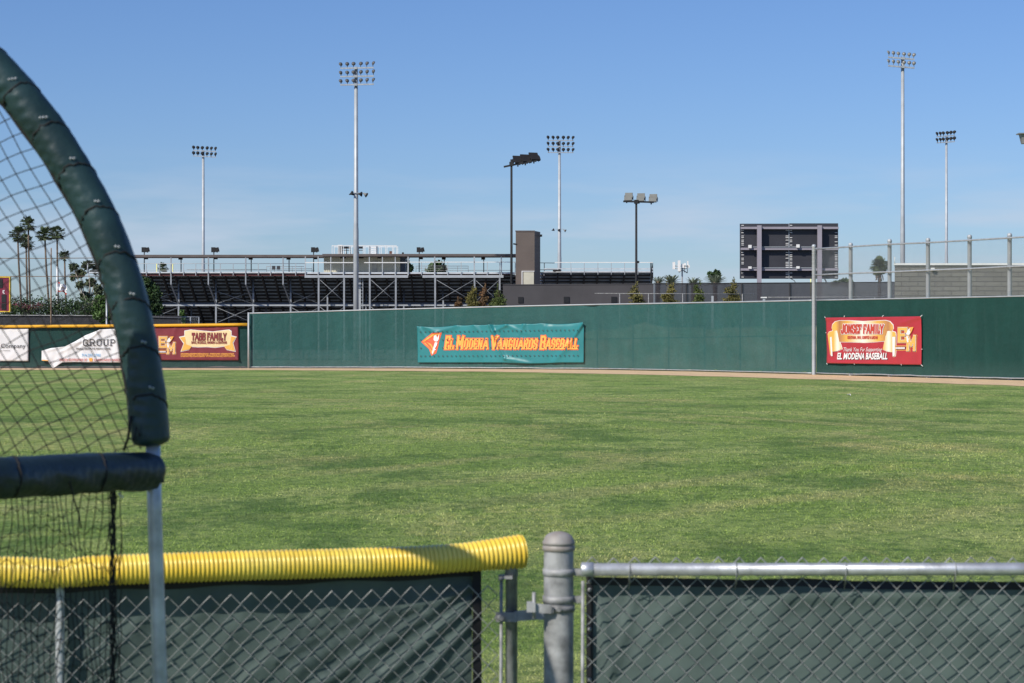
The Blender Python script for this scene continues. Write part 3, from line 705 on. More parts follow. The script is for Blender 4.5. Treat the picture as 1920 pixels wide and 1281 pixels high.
B3.polys('sponsor_line', slab_text('PROUD SPONSOR OF EL MODENA BASEBALL', 140+912/4.571, 140+1370/4.571, 440+1044/4.571, 5.0, .11, .1, 0), M['ink_maroon'], .026)
em_logo(B3, lambda x, y: (140+(705+x*165)/4.571, 440+(872+y*150)/4.571), 1)

# sagging white banner
Z2 = (0, 390, 3.882)
B4 = Banner('sagging_white_banner', 'torn white banner with a drooping loose left corner on the low fence', 'banner', 78, 138.6, 262, 138.6, ((0,0),)*4, M['white_vinyl'],
            ((188,618,150,652,.10,3),(165,635,110,662,.07,3),(150,640,90,658,.06,2.5),(128,672,118,690,.06,3)), .04, .16, zoom=Z2)
top = [(78,658),(95,653),(122,650),(140,641),(160,629),(188,618),(215,616.6),(262,616.6)]
bot = [(79,676),(90,677),(99,691.5),(117,679.5),(140,679),(165,679.6),(190,679.8),(262,679.8)]
def f4(u, v):
    x = 78+184*u
    a = interp(x, top); b = interp(x, bot); return B4.pt(x, b+(a-b)*v, 0)
B4.fn = f4; B4.nx = 110; B4.ny = 34; B4.sheet()
B4.polys('group_lettering', slab_text('GROUP', 155, 218, 648, 11.2, .13, .34, 0), M['ink_black'], .05)
B4.polys('services_line', slab_text('REAL ESTATE SERVICES', 143, 207, 655.3, 2.6, .24, .2, 0), M['ink_black'], .05)
B4.text('phone_number', '714.293.2782', 153, 189, 668.6, 5.0, M['ink_blue'], .05, 0, .01)
B4.polys('supporter_line', slab_text('PROUD SUPPORTER OF', 112, 164, 677.2, 4.2, .15, .2, 0)+slab_text('VANGUARDS BASEBALL', 176, 236, 677.2, 4.2, .15, .2, 0), M['ink_red'], .05)
B4.polys('small_emblem', [[(167,672),(173,671),(174,677.5),(168,678)]], M['ink_orange'], .05)
B4.polys('hem_stripe', [[(79,674.6),(91,675.6),(91,677),(79,676.4)]], M['ink_orange'], .05)
# left white banner
B5 = Banner('white_company_banner', 'flat white banner reading Company at the far left of the low fence', 'banner', -95, 138.6, 53.5, 138.6, ((-95,617),(53.5,616.3),(53,677.3),(-95,677)), M['white_vinyl'], ((-20,617,30,640,.03,4),(10,677,40,650,.03,4)), .02, .10, nx=40, ny=20)
B5.sheet()
B5.text('company_lettering', 'Company', 2, 48, 652.5, 8.2, M['ink_black'], .04)
B5.text('small_line', 'mortgage loans', -18, 19, 658.4, 2.4, M['ink_black'], .04)

# ---------------------------------------------------------------- light poles
def lamp_mesh(m, r):
    mb = MB()
    T = Matrix.Rotation(R(-72), 3, 'X')   # dome back faces the viewer side, mouth tilts down and away
    mb.lathe([(.001, .55*r), (.45*r, .50*r), (.8*r, .28*r), (1.0*r, -.1*r), (1.06*r, -.2*r), (.98*r, -.2*r), (.6*r, .0*r), (.001, .1*r)], (0, 0, 0), 14, T.inverted())
    mb.lathe([(.18*r, -.9*r), (.30*r, -.6*r), (.34*r, -.3*r)], (0, -.15*r, -.55*r), 8)
    mb.tube([(0, -.1*r, -1.1*r), (0, 0, -2.1*r)], .13*r, 6)
    o = mb.build('lamp', m, None, False); return o
def light_pole(label, px, d, ytop, ybase, r0, r1, rows, lm, pm, r, group='stadium light poles', extra=None):
    root = thing('light_pole', label, 'light pole', (X(px, d), d, 0), group)
    mb = MB(); zt = Z(ytop, d); x = X(px, d)
    mb.tube([(x, d, 0), (x, d, zt*.45), (x, d, zt*.46), (x, d, zt)], [r0, r0*.8+r1*.2, r0*.72+r1*.2, r1], 12)
    mb.build('pole', pm, root)
    proto = lamp_mesh(lm, r); first = True
    for (arm, lamps) in rows:
        (x0, y0), (x1, y1) = arm
        mb = MB(); mb.bar((X(x0, d), d-.32, Z(y0, d)), (X(x1, d), d-.32, Z(y1, d)), .1, .12)
        mb.bar((x, d-.4, Z((y0+y1)/2, d)), (x, d+.1, Z((y0+y1)/2, d)), .25, .2)
        mb.build('crossarm', M['galv'] if pm is not M['dark_steel'] else pm, root)
        for (lx, ly) in lamps:
            o = proto if first else proto.copy(); first = False
            C.objects.link(o); o.parent = root
            o.location = (X(lx, d)-x, -.32, Z(ly, d)); yaw = (lx-px)/(lamps[-1][0]-lamps[0][0])*1.6
            o.rotation_euler = (R(random.uniform(-8, 8)), 0, -yaw*.8+random.uniform(-.12, .12))
    if extra: extra(root, x, d)
    return root
def rows_of(xs, arms, lys):
    out = []
    for (al, ar), (l0, l1) in zip(arms, lys):
        n = len(xs); out.append((((xs[0]-1, al), (xs[-1]+1, ar)), [(x, l0+(l1-l0)*i/(n-1)) for i, x in enumerate(xs)]))
    return out
def horns(y, spots):
    def f(root, x, d):
        mb = MB(); mb.bar((X(spots[0], d), d-.25, Z(y-2, d)), (X(spots[-1], d), d-.25, Z(y-2, d)), .06); mb.build('speaker_arm', M['galv'], root)
        for k, s_ in enumerate(spots):
            mb = MB(); T = Matrix.Rotation(R(70+k*25), 3, 'Y') @ Matrix.Rotation(R(15), 3, 'X')
            mb.lathe([(.03, -.15), (.08, 0), (.22, .22), (.2, .22), (.05, .02)], (X(s_, d), d-.3, Z(y, d)), 9, T)
            mb.build('speaker', M['lamp_dark'] if k != len(spots)-1 else M['lamp_pale'], root)
    return f
light_pole('tall thick grey light pole with eighteen round lamps in front of the bleachers', 667.5, 180, 127, 0, .235, .15,
    rows_of([639.6,651.7,663.4,677,688.5,700.4], [(129.2,128),(144.8,143.6),(160.3,159)], [(121,119),(137,134.5),(152.5,150)]), M['lamp_grey'], M['galv_pale'], .165, extra=horns(364.4, [657.9, 674, 684]))
light_pole('slender grey light pole with twelve black lamps behind the left bleachers', 381, 300, 283, 0, .26, .17,
    rows_of([363.8,371.6,379.9,388.9,396.8,404.5], [(282.5,284.8),(292.8,295.2)], [(276.3,278.5),(286.8,289.2)]), M['lamp_dark'], M['galv_pale'], .235)
light_pole('distant grey light pole with eighteen black lamps right of the brown tower', 1049, 300, 264, 0, .30, .17,
    rows_of([1027.8,1037.2,1045.8,1056.2,1065.1,1074.2], [(264,264.2),(275.2,275.4),(286.4,286.8)], [(257.6,258),(269,269.4),(280.2,280.8)]), M['lamp_dark'], M['galv_pale'], .235, extra=horns(432, [1036, 1047, 1058]))
light_pole('tall pale light pole with twelve grey lamps at the upper right', 1692.5, 170, 107, 0, .20, .13,
    rows_of([1664.9,1674.2,1683.2,1693.8,1703.4,1712.1], [(108.4,112.6),(124.4,128.6)], [(99.2,103.6),(115,119.4)]), M['lamp_pale'], M['galv_pale'], .15)
light_pole('thin distant light pole with twelve dark lamps near the right edge', 1774.5, 290, 258, 0, .24, .15,
    rows_of([1756.2,1762.2,1768,1775.5,1782,1788.4], [(256.8,254.6),(268.6,266.2)], [(250.8,247.8),(262.2,259.2)]), M['lamp_dark'], M['galv_pale'], .235)

def flood_pole(label, px, d, ytop, arm, heads, hw, hm, tilt, yaw):
    root = thing('flood_light_pole', label, 'light pole', (X(px, d), d, 0), 'black court light poles')
    x = X(px, d); mb = MB(); mb.tube([(x, d, 0), (x, d, Z(ytop, d))], [.11, .085], 10); mb.build('pole', M['dark_steel'], root)
    (x0, y0), (x1, y1) = arm
    mb = MB(); mb.bar((X(x0, d), d, Z(y0, d)), (X(x1, d), d, Z(y1, d)), .12, .13); mb.obox((x, d, Z((y0+y1)/2, d)), (.32, .3, .3)); mb.build('crossarm', M['dark_steel'], root)
    for hx, hy in heads:
        c = Vector((X(hx, d), d+.12, Z(hy, d))); T = Matrix.Rotation(R(yaw), 3, 'Z') @ Matrix.Rotation(R(tilt), 3, 'X')
        mb = MB(); s = hw
        mb.obox(c, (s, .18, s*.5), T)                       # back housing
        mb.obox(c+T @ Vector((0, .12, s*.58)), (s*.98, .10, s*.70), T)  # upper hood
        mb.obox(c+T @ Vector((s*.52, .22, s*.3)), (.03, .38, s*.5), T); mb.obox(c+T @ Vector((-s*.52, .22, s*.3)), (.03, .38, s*.5), T)
        mb.obox(c+T @ Vector((0, .34, s*.66)), (s*1.0, .4, .03), T)
        h = mb.build('flood_lamp', hm, root)
        mb = MB(); mb.obox(c+Vector((-.1, -.08, -s*.28)), (s*.5, .22, s*.16)); mb.bar(c+Vector((-.12, 0, -s*.25)), c+Vector((-.12, -.1, -s*.5)), .1); mb.build('ballast_box', M['black'], h)
    return root
M['flood_grey'] = mat('flood_housing_grey', (.07, .08, .082), .5, .1, .15, 3)
flood_pole('black court light pole with three dark floodlights left of the brown tower', 959, 160, 299, ((944.5,313),(998,302)), [(974,303),(988,300.5),(1004,297)], .72, M['lamp_dark'], -38, 22)
flood_pole('black court light pole with three grey floodlights in a row', 1193, 165, 377, ((1168.5,377.8),(1226,379.3)), [(1178,373),(1201,374),(1224,375.5)], .60, M['flood_grey'], -20, -14)
# far right light: only its lamp reaches the picture
rt_ = thing('flood_light_pole', 'grey floodlight poking in at the far right edge of the sky', 'light pole', (X(1950, 120), 120, 0), 'black court light poles')
mb = MB(); mb.tube([(X(1950,120), 120, 0), (X(1950,120), 120, Z(262,120))], .1, 10); mb.build('pole', M['galv'], rt_)
mb = MB(); mb.bar(P(1920, 266, 120), P(1980, 266, 120), .1); mb.build('crossarm', M['galv'], rt_)
for hx in (1922, 1950, 1978):
    mb = MB(); d = 120; c = P(hx, 260, d)
    mb.add([c+Vector(v) for v in [(-.28,-.2,.28),(.28,-.2,.28),(.28,.3,.22),(-.28,.3,.22),(-.18,-.16,-.28),(.18,-.16,-.28),(.18,.2,-.3),(-.18,.2,-.3)]], [(0,1,2,3),(7,6,5,4),(0,4,5,1),(1,5,6,2),(2,6,7,3),(3,7,4,0)])
    mb.obox(c+Vector((-.1,0,.26)), (.66,.7,.06)); mb.build('flood_lamp', M['lamp_pale'], rt_)

# ---------------------------------------------------------------- bleachers
YS = 195.0
def xs(px): return X(px, YS)
def zs(py): return Z(py, YS)
DECK = zs(512)
def stand_rows(root, pxl, pxr, y0, z0, n, rise=.30, run=.74, strings=None):
    tr = MB(); ri = MB()
    xl, xr = xs(pxl), xs(pxr)
    for i in range(n):
        z = z0-i*rise; y = y0+i*run
        tr.box(xl, xr, y, y+run*.72, z-.05, z)                  # foot plank
        tr.box(xl, xr, y+run*.42, y+run*.80, z+.40-rise, z+.445-rise)  # bench of the row
        ri.box(xl, xr, y+run*.74, y+run*.78, z-.20, z-.075)     # edge strip, the light it catches put into its pale colour
        tr.box(xl, xr, y+run*.80, y+run*.84, z-rise-.06, z-.0)       # closed riser
    tr.build('seat_planks', M['stand_dark'], root); ri.build('riser_strips', M['strip'], root)
    mb = MB()
    for px in strings:
        x = xs(px); mb.bar((x, y0-.2, z0-.22), (x, y0+n*run, z0-n*rise-.22), .12, .42)
    mb.split('sloping_stringer', M['stand_dark'], root)
st = thing('bleachers', 'large steel bleachers seen from behind with railings and open dark underside', 'bleachers', (xs(600), YS, 0))
rng_s = [lambda: 0]
stand_rows(st, 200, 975, YS+1.2, DECK-.12, 23, strings=frange(232, 974, 23.4))
mb = MB(); mb.box(xs(166), xs(575), YS-.25, YS+1.15, DECK-.02, DECK+.10); mb.box(xs(575.2), xs(966), YS-.7, YS+1.15, zs(514), zs(511)); mb.split('walkway', M['alu'], st)
mb = MB(); mb.box(xs(200), xs(575), YS-.1, YS+.1, zs(517.5), zs(513.6)); mb.box(xs(576), xs(960), YS-.1, YS+.1, zs(516.4), zs(514.1)); mb.split('edge_beam', M['red_steel'], st)
mb = MB(); mb.box(xs(573), xs(766), YS-.9, YS-.72, zs(521.5), zs(516.6)); mb.box(xs(793), xs(944), YS-.9, YS-.72, zs(521.5), zs(516.6)); mb.split('white_girder', M['galv_pale'], st)
mb = MB()
for z_, h in ((zs(531), .35), (zs(566), .3)): mb.box(xs(200), xs(960), YS+4, YS+4.2, z_-h, z_)
mb.split('deep_girder', M['stand_blue'], st)
mb = MB(); mb.box(xs(205), xs(960), YS+1.9, YS+2.1, Z(574, YS+2), Z(571.2, YS+2)); mb.build('lower_walkway_edge', M['galv_pale'], st)
mb = MB(); mb.box(xs(225), xs(606), YS-.2, YS+2.4, zs(482.4), zs(478)); mb.box(xs(606), xs(967), YS-.9, YS+2.4, zs(481.4), zs(477)); mb.split('roof_canopy', M['brown_metal'], st)
# columns
UP = [(252,335-140),(321,335),(391,404),(461,474),(531,544)]
for a, b in ((251,265),(321,335),(391,405),(461,475),(531,545)):
    mb = MB(); mb.bar((xs(a), YS-.1, zs(533)), (xs(a), YS-.1, zs(482)), .11, .11)
    mb.bar((xs(a), YS-.1, zs(533)), (X(b, YS+2), YS+2, Z(570, YS+2)), .10, .12); mb.build('raked_post', M['stand_post'], st)
    mb = MB(); mb.bar((X(b, YS+2), YS+2, 0), (X(b, YS+2), YS+2, Z(549, YS+2)), .15, .15); mb.build('column', M['stand_post'], st)
    mb = MB(); mb.bar((X(b, YS+2), YS+2.0, Z(548.8, YS+2)), (X(b, YS+2), YS+2.0, Z(522, YS+2)), .13, .13); mb.build('column_head', M['stand_blue'], st)
    mb = MB(); mb.bar((X(b+24, YS+8), YS+8, 0), (X(b+24, YS+8), YS+8, Z(552, YS+8)), .14, .14); mb.build('inner_column', M['stand_blue'], st)
for a in (599, 646.5, 694.5, 743, 816.5, 890, 937):
    mb = MB(); mb.box(xs(a)-.075, xs(a)+.075, YS-.88, YS-.74, 0, zs(521.7)); mb.build('column', M['stand_post'], st)
for a in (614, 664, 686, 757, 830, 905, 925):
    mb = MB(); mb.bar((X(a, YS+4), YS+4.4, 0), (X(a, YS+4), YS+4.4, Z(534, YS+4)), .12, .12); mb.build('inner_column', M['stand_blue'], st)
for a, y_ in ((614, 555), (686, 572), (757, 573), (831, 563)):
    mb = MB(); mb.bar((X(a, YS+1.5), YS+1.5, 0), (X(a, YS+1.5), YS+1.5, Z(y_, YS+1.5)), .13, .13); mb.build('column', M['stand_post'], st)
def xbrace(p, q, d, ya, yb, r=.022):
    mb = MB(); mb.tube([(X(p, d), d, Z(ya, d)), (X(q, d), d, Z(yb, d))], r, 5); mb.tube([(X(p, d), d+.06, Z(yb, d)), (X(q, d), d+.06, Z(ya, d))], r, 5); mb.build('cross_brace', M['stand_post'], st)
for p, q in ((599,646.5),(694.5,743),(816.5,890),(890,937)): xbrace(p, q, YS-.8, 524, 567)
for p, q in ((599,646.5),(694.5,743)): xbrace(p, q, YS+1, 575, 612)
for p, q in ((265,335),(405,475),(545,599)): xbrace(p, q, YS+2, 546, 570); xbrace(p, q, YS+2, 576, 606)
# railing
mb = MB()
def railpost(px, y0, y1, w=.06): mb.bar((xs(px), YS-.3, zs(y0)), (xs(px), YS-.3, zs(y1)), w, w)
for px in (245.5,275.5,300,321,345,368,391,414,438,461,485,508,531,555): railpost(px, 517, 494.5)
for px in (574,598,621.6,645.3,693.6,718,742): 
    mb.bar((xs(px), YS-.78, zs(517)), (xs(px), YS-.78, zs(481.6)), .09, .09)
for px in (766,815.6,889.6,940): mb.bar((xs(px), YS-.8, zs(517)), (xs(px), YS-.8, zs(481.6)), .12, .12)
for px in (791,840,865,914,937,966): mb.bar((xs(px), YS-.78, zs(517)), (xs(px), YS-.78, zs(493)), .06, .06)
mb.split('railing_post', M['galv_pale'], st)
mb = MB(); mb.tube([(xs(166), YS-.3, zs(494.6)), (xs(574), YS-.3, zs(494.6))], .028, 6); mb.tube([(xs(166), YS-.3, zs(507)), (xs(574), YS-.3, zs(507))], .02, 6)
mb.tube([(xs(205), YS+16, Z(500, YS+16)), (xs(960), YS+16, Z(500, YS+16))], .001, 3)
mb.tube([(xs(165.5), YS-.3, zs(513)), (xs(165.5), YS-.3, zs(494)), ], .05, 6); mb.build('railing', M['galv_pale'], st)
mb = MB(); mb.box(xs(574), xs(674), YS-.86, YS-.78, zs(494), zs(492.4)); mb.box(xs(684), xs(766), YS-.86, YS-.78, zs(494), zs(492.4)); mb.box(xs(768), xs(966), YS-.86, YS-.78, zs(492.9), zs(491.6)); mb.split('white_handrail', M['white_paint'], st)
# far-side rails and benches seen over the deck
mb = MB()
for a, b, y_ in ((500,570,500),(505,585,504),(520,590,507),(780,878,499),(780,878,503),(350,500,505.5),(790,960,507)):
    mb.tube([(X(a, YS+6), YS+6, Z(y_, YS+6)), (X(b, YS+6), YS+6, Z(y_, YS+6))], .022, 5)
for a in (500,515,530,548,565,585,780,798,815,838,858,878): mb.tube([(X(a, YS+6), YS+6, Z(512, YS+6)), (X(a, YS+6), YS+6, Z(499, YS+6))], .02, 5)
mb.split('aisle_rail', M['galv_old'], st)
mb = MB()
for a in (513, 522):
    x = X(a, YS+4.6); z = Z(511, YS+4.6); mb.box(x-.16, x+.16, YS+4.3, YS+4.7, z+.2, z+.24); mb.box(x-.16, x+.16, YS+4.68, YS+4.72, z+.28, z+.62)
mb.split('seat_back', M['stand_dark'], st)
mb = MB(); z = zs(500)
for k in (0,):
    mb.bar((xs(672.5), YS-.5, 0), (xs(672.5), YS-.5, zs(514)), .05); mb.bar((xs(681), YS-.5, 0), (xs(681), YS-.5, zs(514)), .05)
    zz = 1.0
    while zz < zs(516): mb.bar((xs(672.5), YS-.5, zz), (xs(681), YS-.5, zz), .03); zz += .3
mb.build('ladder', M['galv'], st)
mb = MB(); mb.box(xs(672.2), xs(676.6), YS+.05, YS+.35, 0, zs(521)); mb.build('cable_riser', M['galv_pale'], st)
# diagonal braces of deck brackets
mb = MB()
for px in (598,622,645,694,718,742,816,840,865,889,914): mb.bar((xs(px), YS-.78, zs(516.4)), (xs(px+4), YS+.3, zs(519)), .12, .16)
mb.split('deck_bracket', M['stand_blue'], st)

# press box
pb = thing('press_box', 'cream corrugated press box with a railed roof deck on top of the bleachers', 'press box', (xs(685), YS+1.6, DECK))
Y0 = YS+.9
mb = MB(); x = xs(605.5)
while x < xs(749):
    mb.box(x, x+.10, Y0, Y0+.04, zs(512), zs(482)); mb.box(x+.10, x+.20, Y0+.03, Y0+.06, zs(512), zs(482)); x += .2
mb.box(xs(605.5), xs(749), Y0+.061, Y0+3, zs(512), zs(482)); mb.build('wall', M['cream'], pb)
mb = MB(); mb.box(xs(749), xs(758.5), Y0+.3, Y0+3, zs(512), zs(482)); mb.build('side_wall', M['stand_blue'], pb)
mb = MB(); mb.box(xs(603), xs(764), Y0-.5, Y0+3.3, zs(481.9), zs(478.5)); mb.build('roof', M['brown_metal'], pb)
mb = MB(); mb.box(xs(752), xs(755.5), Y0+.6, Y0+.9, zs(478.4), zs(472)); mb.build('roof_box', M['lamp_dark'], pb)
mb = MB(); mb.box(xs(621), xs(743), Y0-.3, Y0+2.2, zs(478.4), zs(475.6)); mb.build('roof_deck', M['white_paint'], pb)
mb = MB()
for y_ in (Y0-.25, Y0+2.1):
    mb.box(xs(621), xs(743), y_, y_+.05, zs(461), zs(459.7))
    for px in (621.5,633,643,654,667,680,691,701,711,722,735,742.5): mb.bar((xs(px), y_+.02, zs(475.6)), (xs(px), y_+.02, zs(460.5)), .05)
mb.build('roof_railing', M['white_paint'], pb)
mb = MB()
for a, b in ((659,672.5),(709,722)):
    pass
mb.box(xs(607), xs(612), Y0-.1, Y0-.02, zs(492), zs(489.5)); mb.build('wall_lamp', M['white_paint'], pb)
mb = MB(); mb.box(xs(637), xs(647), Y0-.45, Y0-.05, zs(484), zs(482)); mb.box(xs(672), xs(681), Y0-.45, Y0-.05, zs(484), zs(482)); mb.box(xs(707), xs(716), Y0-.45, Y0-.05, zs(484), zs(482)); mb.split('eave_light', M['lamp_dark'], pb)
mb = MB(); mb.box(xs(696), xs(706), Y0-.02, Y0-.004, zs(512), zs(488)); mb.build('door', mat('cream_door', (.40, .39, .34), .6), pb)
# things on the roof deck
zd = zs(475.6)
def deck_chair(px, label, m):
    r_ = thing('folding_chair', label, 'chair', (xs(px), Y0+1, zd), 'folding chairs on the press box roof')
    mb = MB(); x = xs(px); mb.box(x-.2, x+.2, Y0+.8, Y0+1.2, zd+.36, zd+.40); mb.build('seat', m, r_)
    mb = MB(); mb.box(x-.2, x+.2, Y0+.78, Y0+.82, zd+.52, zd+.72); mb.build('backrest', m, r_)
    for sx_ in (-.19, .19):
        mb = MB(); mb.bar((x+sx_, Y0+.72, zd), (x+sx_, Y0+1.2, zd+.4), .025); mb.bar((x+sx_, Y0+.8, zd+.74), (x+sx_, Y0+1.2, zd), .025); mb.build('leg', m, r_)
deck_chair(643, 'black folding chair beside the white cabinet on the press box roof', M['black'])
deck_chair(650, 'black folding chair, second right of the white cabinet on the press box roof', M['black'])
deck_chair(674, 'black folding chair just right of the thick light pole on the roof deck', M['black'])
cb = thing('equipment_cabinet', 'slatted grey and white cabinet at the left of the press box roof', 'cabinet', (xs(635), Y0+1, zd))
mb = MB(); mb.box(xs(631.5), xs(639), Y0+.8, Y0+1.3, zd, zs(459.5)); mb.build('body', M['lamp_grey'], cb)
mb = MB(); [mb.box(xs(a), xs(a+1.2), Y0+.74, Y0+.79, zd+.05, zs(458.5)) for a in (631, 634, 637.3)]; mb.box(xs(630.7), xs(639.5), Y0+.7, Y0+1.35, zs(459.4), zs(457.8)); mb.build('slats', M['white_paint'], cb)
ct = thing('storage_rack', 'white slatted rack in the middle of the press box roof deck', 'rack', (xs(698), Y0+1, zd))
mb = MB(); [mb.box(xs(691.5), xs(704.5), Y0+.9, Y0+1.0, zs(y_), zs(y_-2)) for y_ in (463.5, 467, 470.5, 474)]; mb.build('shelves', M['white_paint'], ct)
mb = MB(); [mb.bar((xs(a), Y0+.88, zd), (xs(a), Y0+.88, zs(459)), .06) for a in (691, 703.5, 706)]; mb.build('frame', M['stand_blue'], ct)
bx = MB(); bx.box(xs(728), xs(732.8), Y0+.8, Y0+1.1, zd, zs(469.5)); o = bx.build('crate', mat('brown_plastic', (.12, .05, .035), .6)); tag(o, 'small reddish brown crate near the right end of the press box roof', 'crate')
# lights on masts of the stands
def stand_light(px, ytop, ybot, label, head=True, dx=0):
    r_ = thing('stand_floodlight', label, 'floodlight', (xs(px), YS+1.5, DECK), 'floodlights on the bleacher roof' if head else 'small lights below the bleacher canopy')
    d = YS+1.5 if not head else YS+3
    mb = MB(); mb.tube([P(px, ybot, d), P(px, ytop, d)], .05, 6); mb.build('mast', M['dark_steel'], r_)
    mb = MB()
    if head:
        c = P(px-1, ytop-1.5, d); mb.obox(c, (.36, .3, .46)); mb.build('speaker_box', M['lamp_dark'], r_)
        mb = MB(); c = P(px+5.3, ytop-1, d); mb.obox(c, (.30, .34, .40), Matrix.Rotation(R(25), 3, 'Y')); mb.obox(c+Vector((.13, 0, .05)), (.14, .3, .40), Matrix.Rotation(R(-15), 3, 'Y')); mb.build('lamp', M['lamp_dark'], r_)
        mb = MB(); mb.obox(P(px+3.5, 484.5, YS+2.2), (.34, .3, .18)); mb.build('lower_lamp', M['lamp_dark'], r_)
    else:
        mb.obox(P(px-1, ytop-1, d), (.36, .3, .2)); mb.build('lamp', M['lamp_dark'], r_)
for px, lb in ((270.5, 'leftmost twin black floodlight head above the bleacher canopy'), (401, 'twin black floodlight head right of the slender light pole'), (588, 'twin black floodlight head just left of the press box'), (786, 'twin black floodlight head right of the press box')):
    stand_light(px, 470, 512, lb)
for px, lb in ((339.5, 'small dark light under the canopy, leftmost'), (471, 'small dark light under the canopy left of the press box'), (542, 'small dark light under the canopy nearest left of the press box'), (833, 'small dark light under the canopy right of the press box'), (907, 'small dark light under the canopy left of the black pole')):
    stand_light(px, 486, 512, lb, False)

# right low stands
YR = 205.0
s2 = thing('low_bleachers', 'shorter bleacher section with white guard rails right of the brown tower', 'bleachers', (X(1118, YR), YR, 0))
xl, xr = X(1012, YR), X(1224, YR)
tr = MB(); ri = MB(); zz0 = Z(510, YR)
for i in range(12):
    z = zz0-i*.30; y = YR+.5+i*.72
    ri.box(xl, xr, y+.5, y+.54, z-.20, z-.07); tr.box(xl, xr, y, y+.5, z-.05, z); tr.box(xl, xr, y+.56, y+.60, z-.36, z)
tr.build('seat_planks', M['stand_dark'], s2); ri.build('riser_strips', M['strip'], s2)
mb = MB(); mb.box(X(1020, YR), xr, YR-.1, YR+.6, Z(511, YR), Z(508.5, YR)); mb.box(X(1020, YR), xr, YR-.12, YR-.06, Z(505.3, YR), Z(503.4, YR)); mb.split('walkway', M['alu'], s2)
mb = MB(); mb.box(X(1040, YR), xr, YR-.12, YR-.06, Z(493, YR), Z(491.6, YR)); mb.build('top_rail', M['white_paint'], s2)
mb = MB()
for px in (1070.5,1095.5,1121,1146,1171,1196,1221): mb.bar((X(px, YR), YR-.1, Z(515, YR)), (X(px, YR), YR-.1, Z(493, YR)), .06)
mb.split('rail_post', M['galv_pale'], s2)
mb = MB(); mb.tube([P(1012, 493, YR), P(1040, 493.4, YR)], .03, 5); mb.tube([P(1012, 506, YR), P(1045, 506, YR)], .03, 5); mb.bar(P(1020.5, 512, YR), P(1020.5, 493, YR), .07); mb.build('dark_rail', M['dark_steel'], s2)
mb = MB()
for px in (1020,1046,1071,1096,1121,1146,1171,1196): mb.bar((X(px, YR), YR+.3, zz0-.2), (X(px, YR), YR+9, zz0-3.8), .14, .36)
mb.split('sloping_stringer', M['stand_dark'], s2)
mb = MB(); mb.box(xl, X(1229, YR), YR+5, YR+5.2, 0, Z(531, YR)); mb.build('lower_girder', M['stand_blue'], s2)
mb = MB()
for k in range(7): mb.bar((X(1224, YR), YR+k*.9, Z(511, YR)-k*.38), (X(1224, YR), YR+k*.9, Z(493, YR)-k*.38), .05)
mb.tube([(X(1224, YR), YR, Z(493.3, YR)), (X(1224, YR), YR+6, Z(493.3, YR)-2.5)], .035, 5); mb.bar((X(1224, YR), YR, Z(513, YR)), (X(1224, YR), YR+6, Z(513, YR)-2.5), .08, .5); mb.build('end_rail', M['dark_steel'], s2)
mb = MB(); mb.bar((X(1220.5, YR), YR-.1, Z(534, YR)), (X(1220.5, YR), YR-.1, Z(493, YR)), .12); mb.build('end_post', M['dark_steel'], s2)
sp = thing('speaker_cluster', 'dark speaker bundle at the foot of the distant light pole beside the tower', 'speaker', P(1045, 508, YR-1))
mb = MB(); mb.obox(P(1044, 507.5, YR-.6), (.75, .4, .16)); mb.obox(P(1040, 508, YR-.6), (.2, .45, .2)); mb.obox(P(1049, 506.8, YR-.6), (.2, .45, .2)); mb.build('horns', M['lamp_dark'], sp)

# brown elevator tower
tw = thing('brown_tower', 'brown sided square tower with a white door beside the black pole', 'tower', (X(990, 190), 190, 0))
def siding(name, col):
    m = mat(name, col, .6, 0, .06, .8); n = m.node_tree.nodes; l = m.node_tree.links; b = n['Principled BSDF']
    t = n.new('ShaderNodeTexCoord'); s = n.new('ShaderNodeSeparateXYZ'); l.new(t.outputs['Object'], s.inputs[0])
    a = n.new('ShaderNodeMath'); a.operation = 'MULTIPLY'; a.inputs[1].default_value = 1/.32; l.new(s.outputs[2], a.inputs[0]); f = n.new('ShaderNodeMath'); f.operation = 'FRACT'; l.new(a.outputs[0], f.inputs[0])
    bp = n.new('ShaderNodeBump'); bp.inputs['Strength'].default_value = .9; bp.inputs['Distance'].default_value = .06; l.new(f.outputs[0], bp.inputs['Height']); l.new(bp.outputs[0], b.inputs['Normal']); return m
M['siding'] = siding('brown_siding', (.165, .135, .12))
d = 190; x0 = X(967, d); x1 = X(1002.3, d); zt = Z(433, d)
# rotated a little so its right flank shows
def rot(x, y, a, cx, cy): return (cx+(x-cx)*math.cos(a)-(y-cy)*math.sin(a), cy+(x-cx)*math.sin(a)+(y-cy)*math.cos(a))
ang = R(-14); W_ = (x1-x0)/math.cos(ang)
def tb(mb, u0, u1, v0, v1, z0, z1):
    c = [(u0, v0), (u1, v0), (u1, v1), (u0, v1)]; c = [(x1+(u*math.cos(-ang)-v*math.sin(-ang)), d+(u*math.sin(-ang)+v*math.cos(-ang))) for u, v in c]
    mb.add([(a, b, z0) for a, b in c]+[(a, b, z1) for a, b in c], [(0,3,2,1),(4,5,6,7),(0,1,5,4),(1,2,6,5),(2,3,7,6),(3,0,4,7)])
ang = R(0)
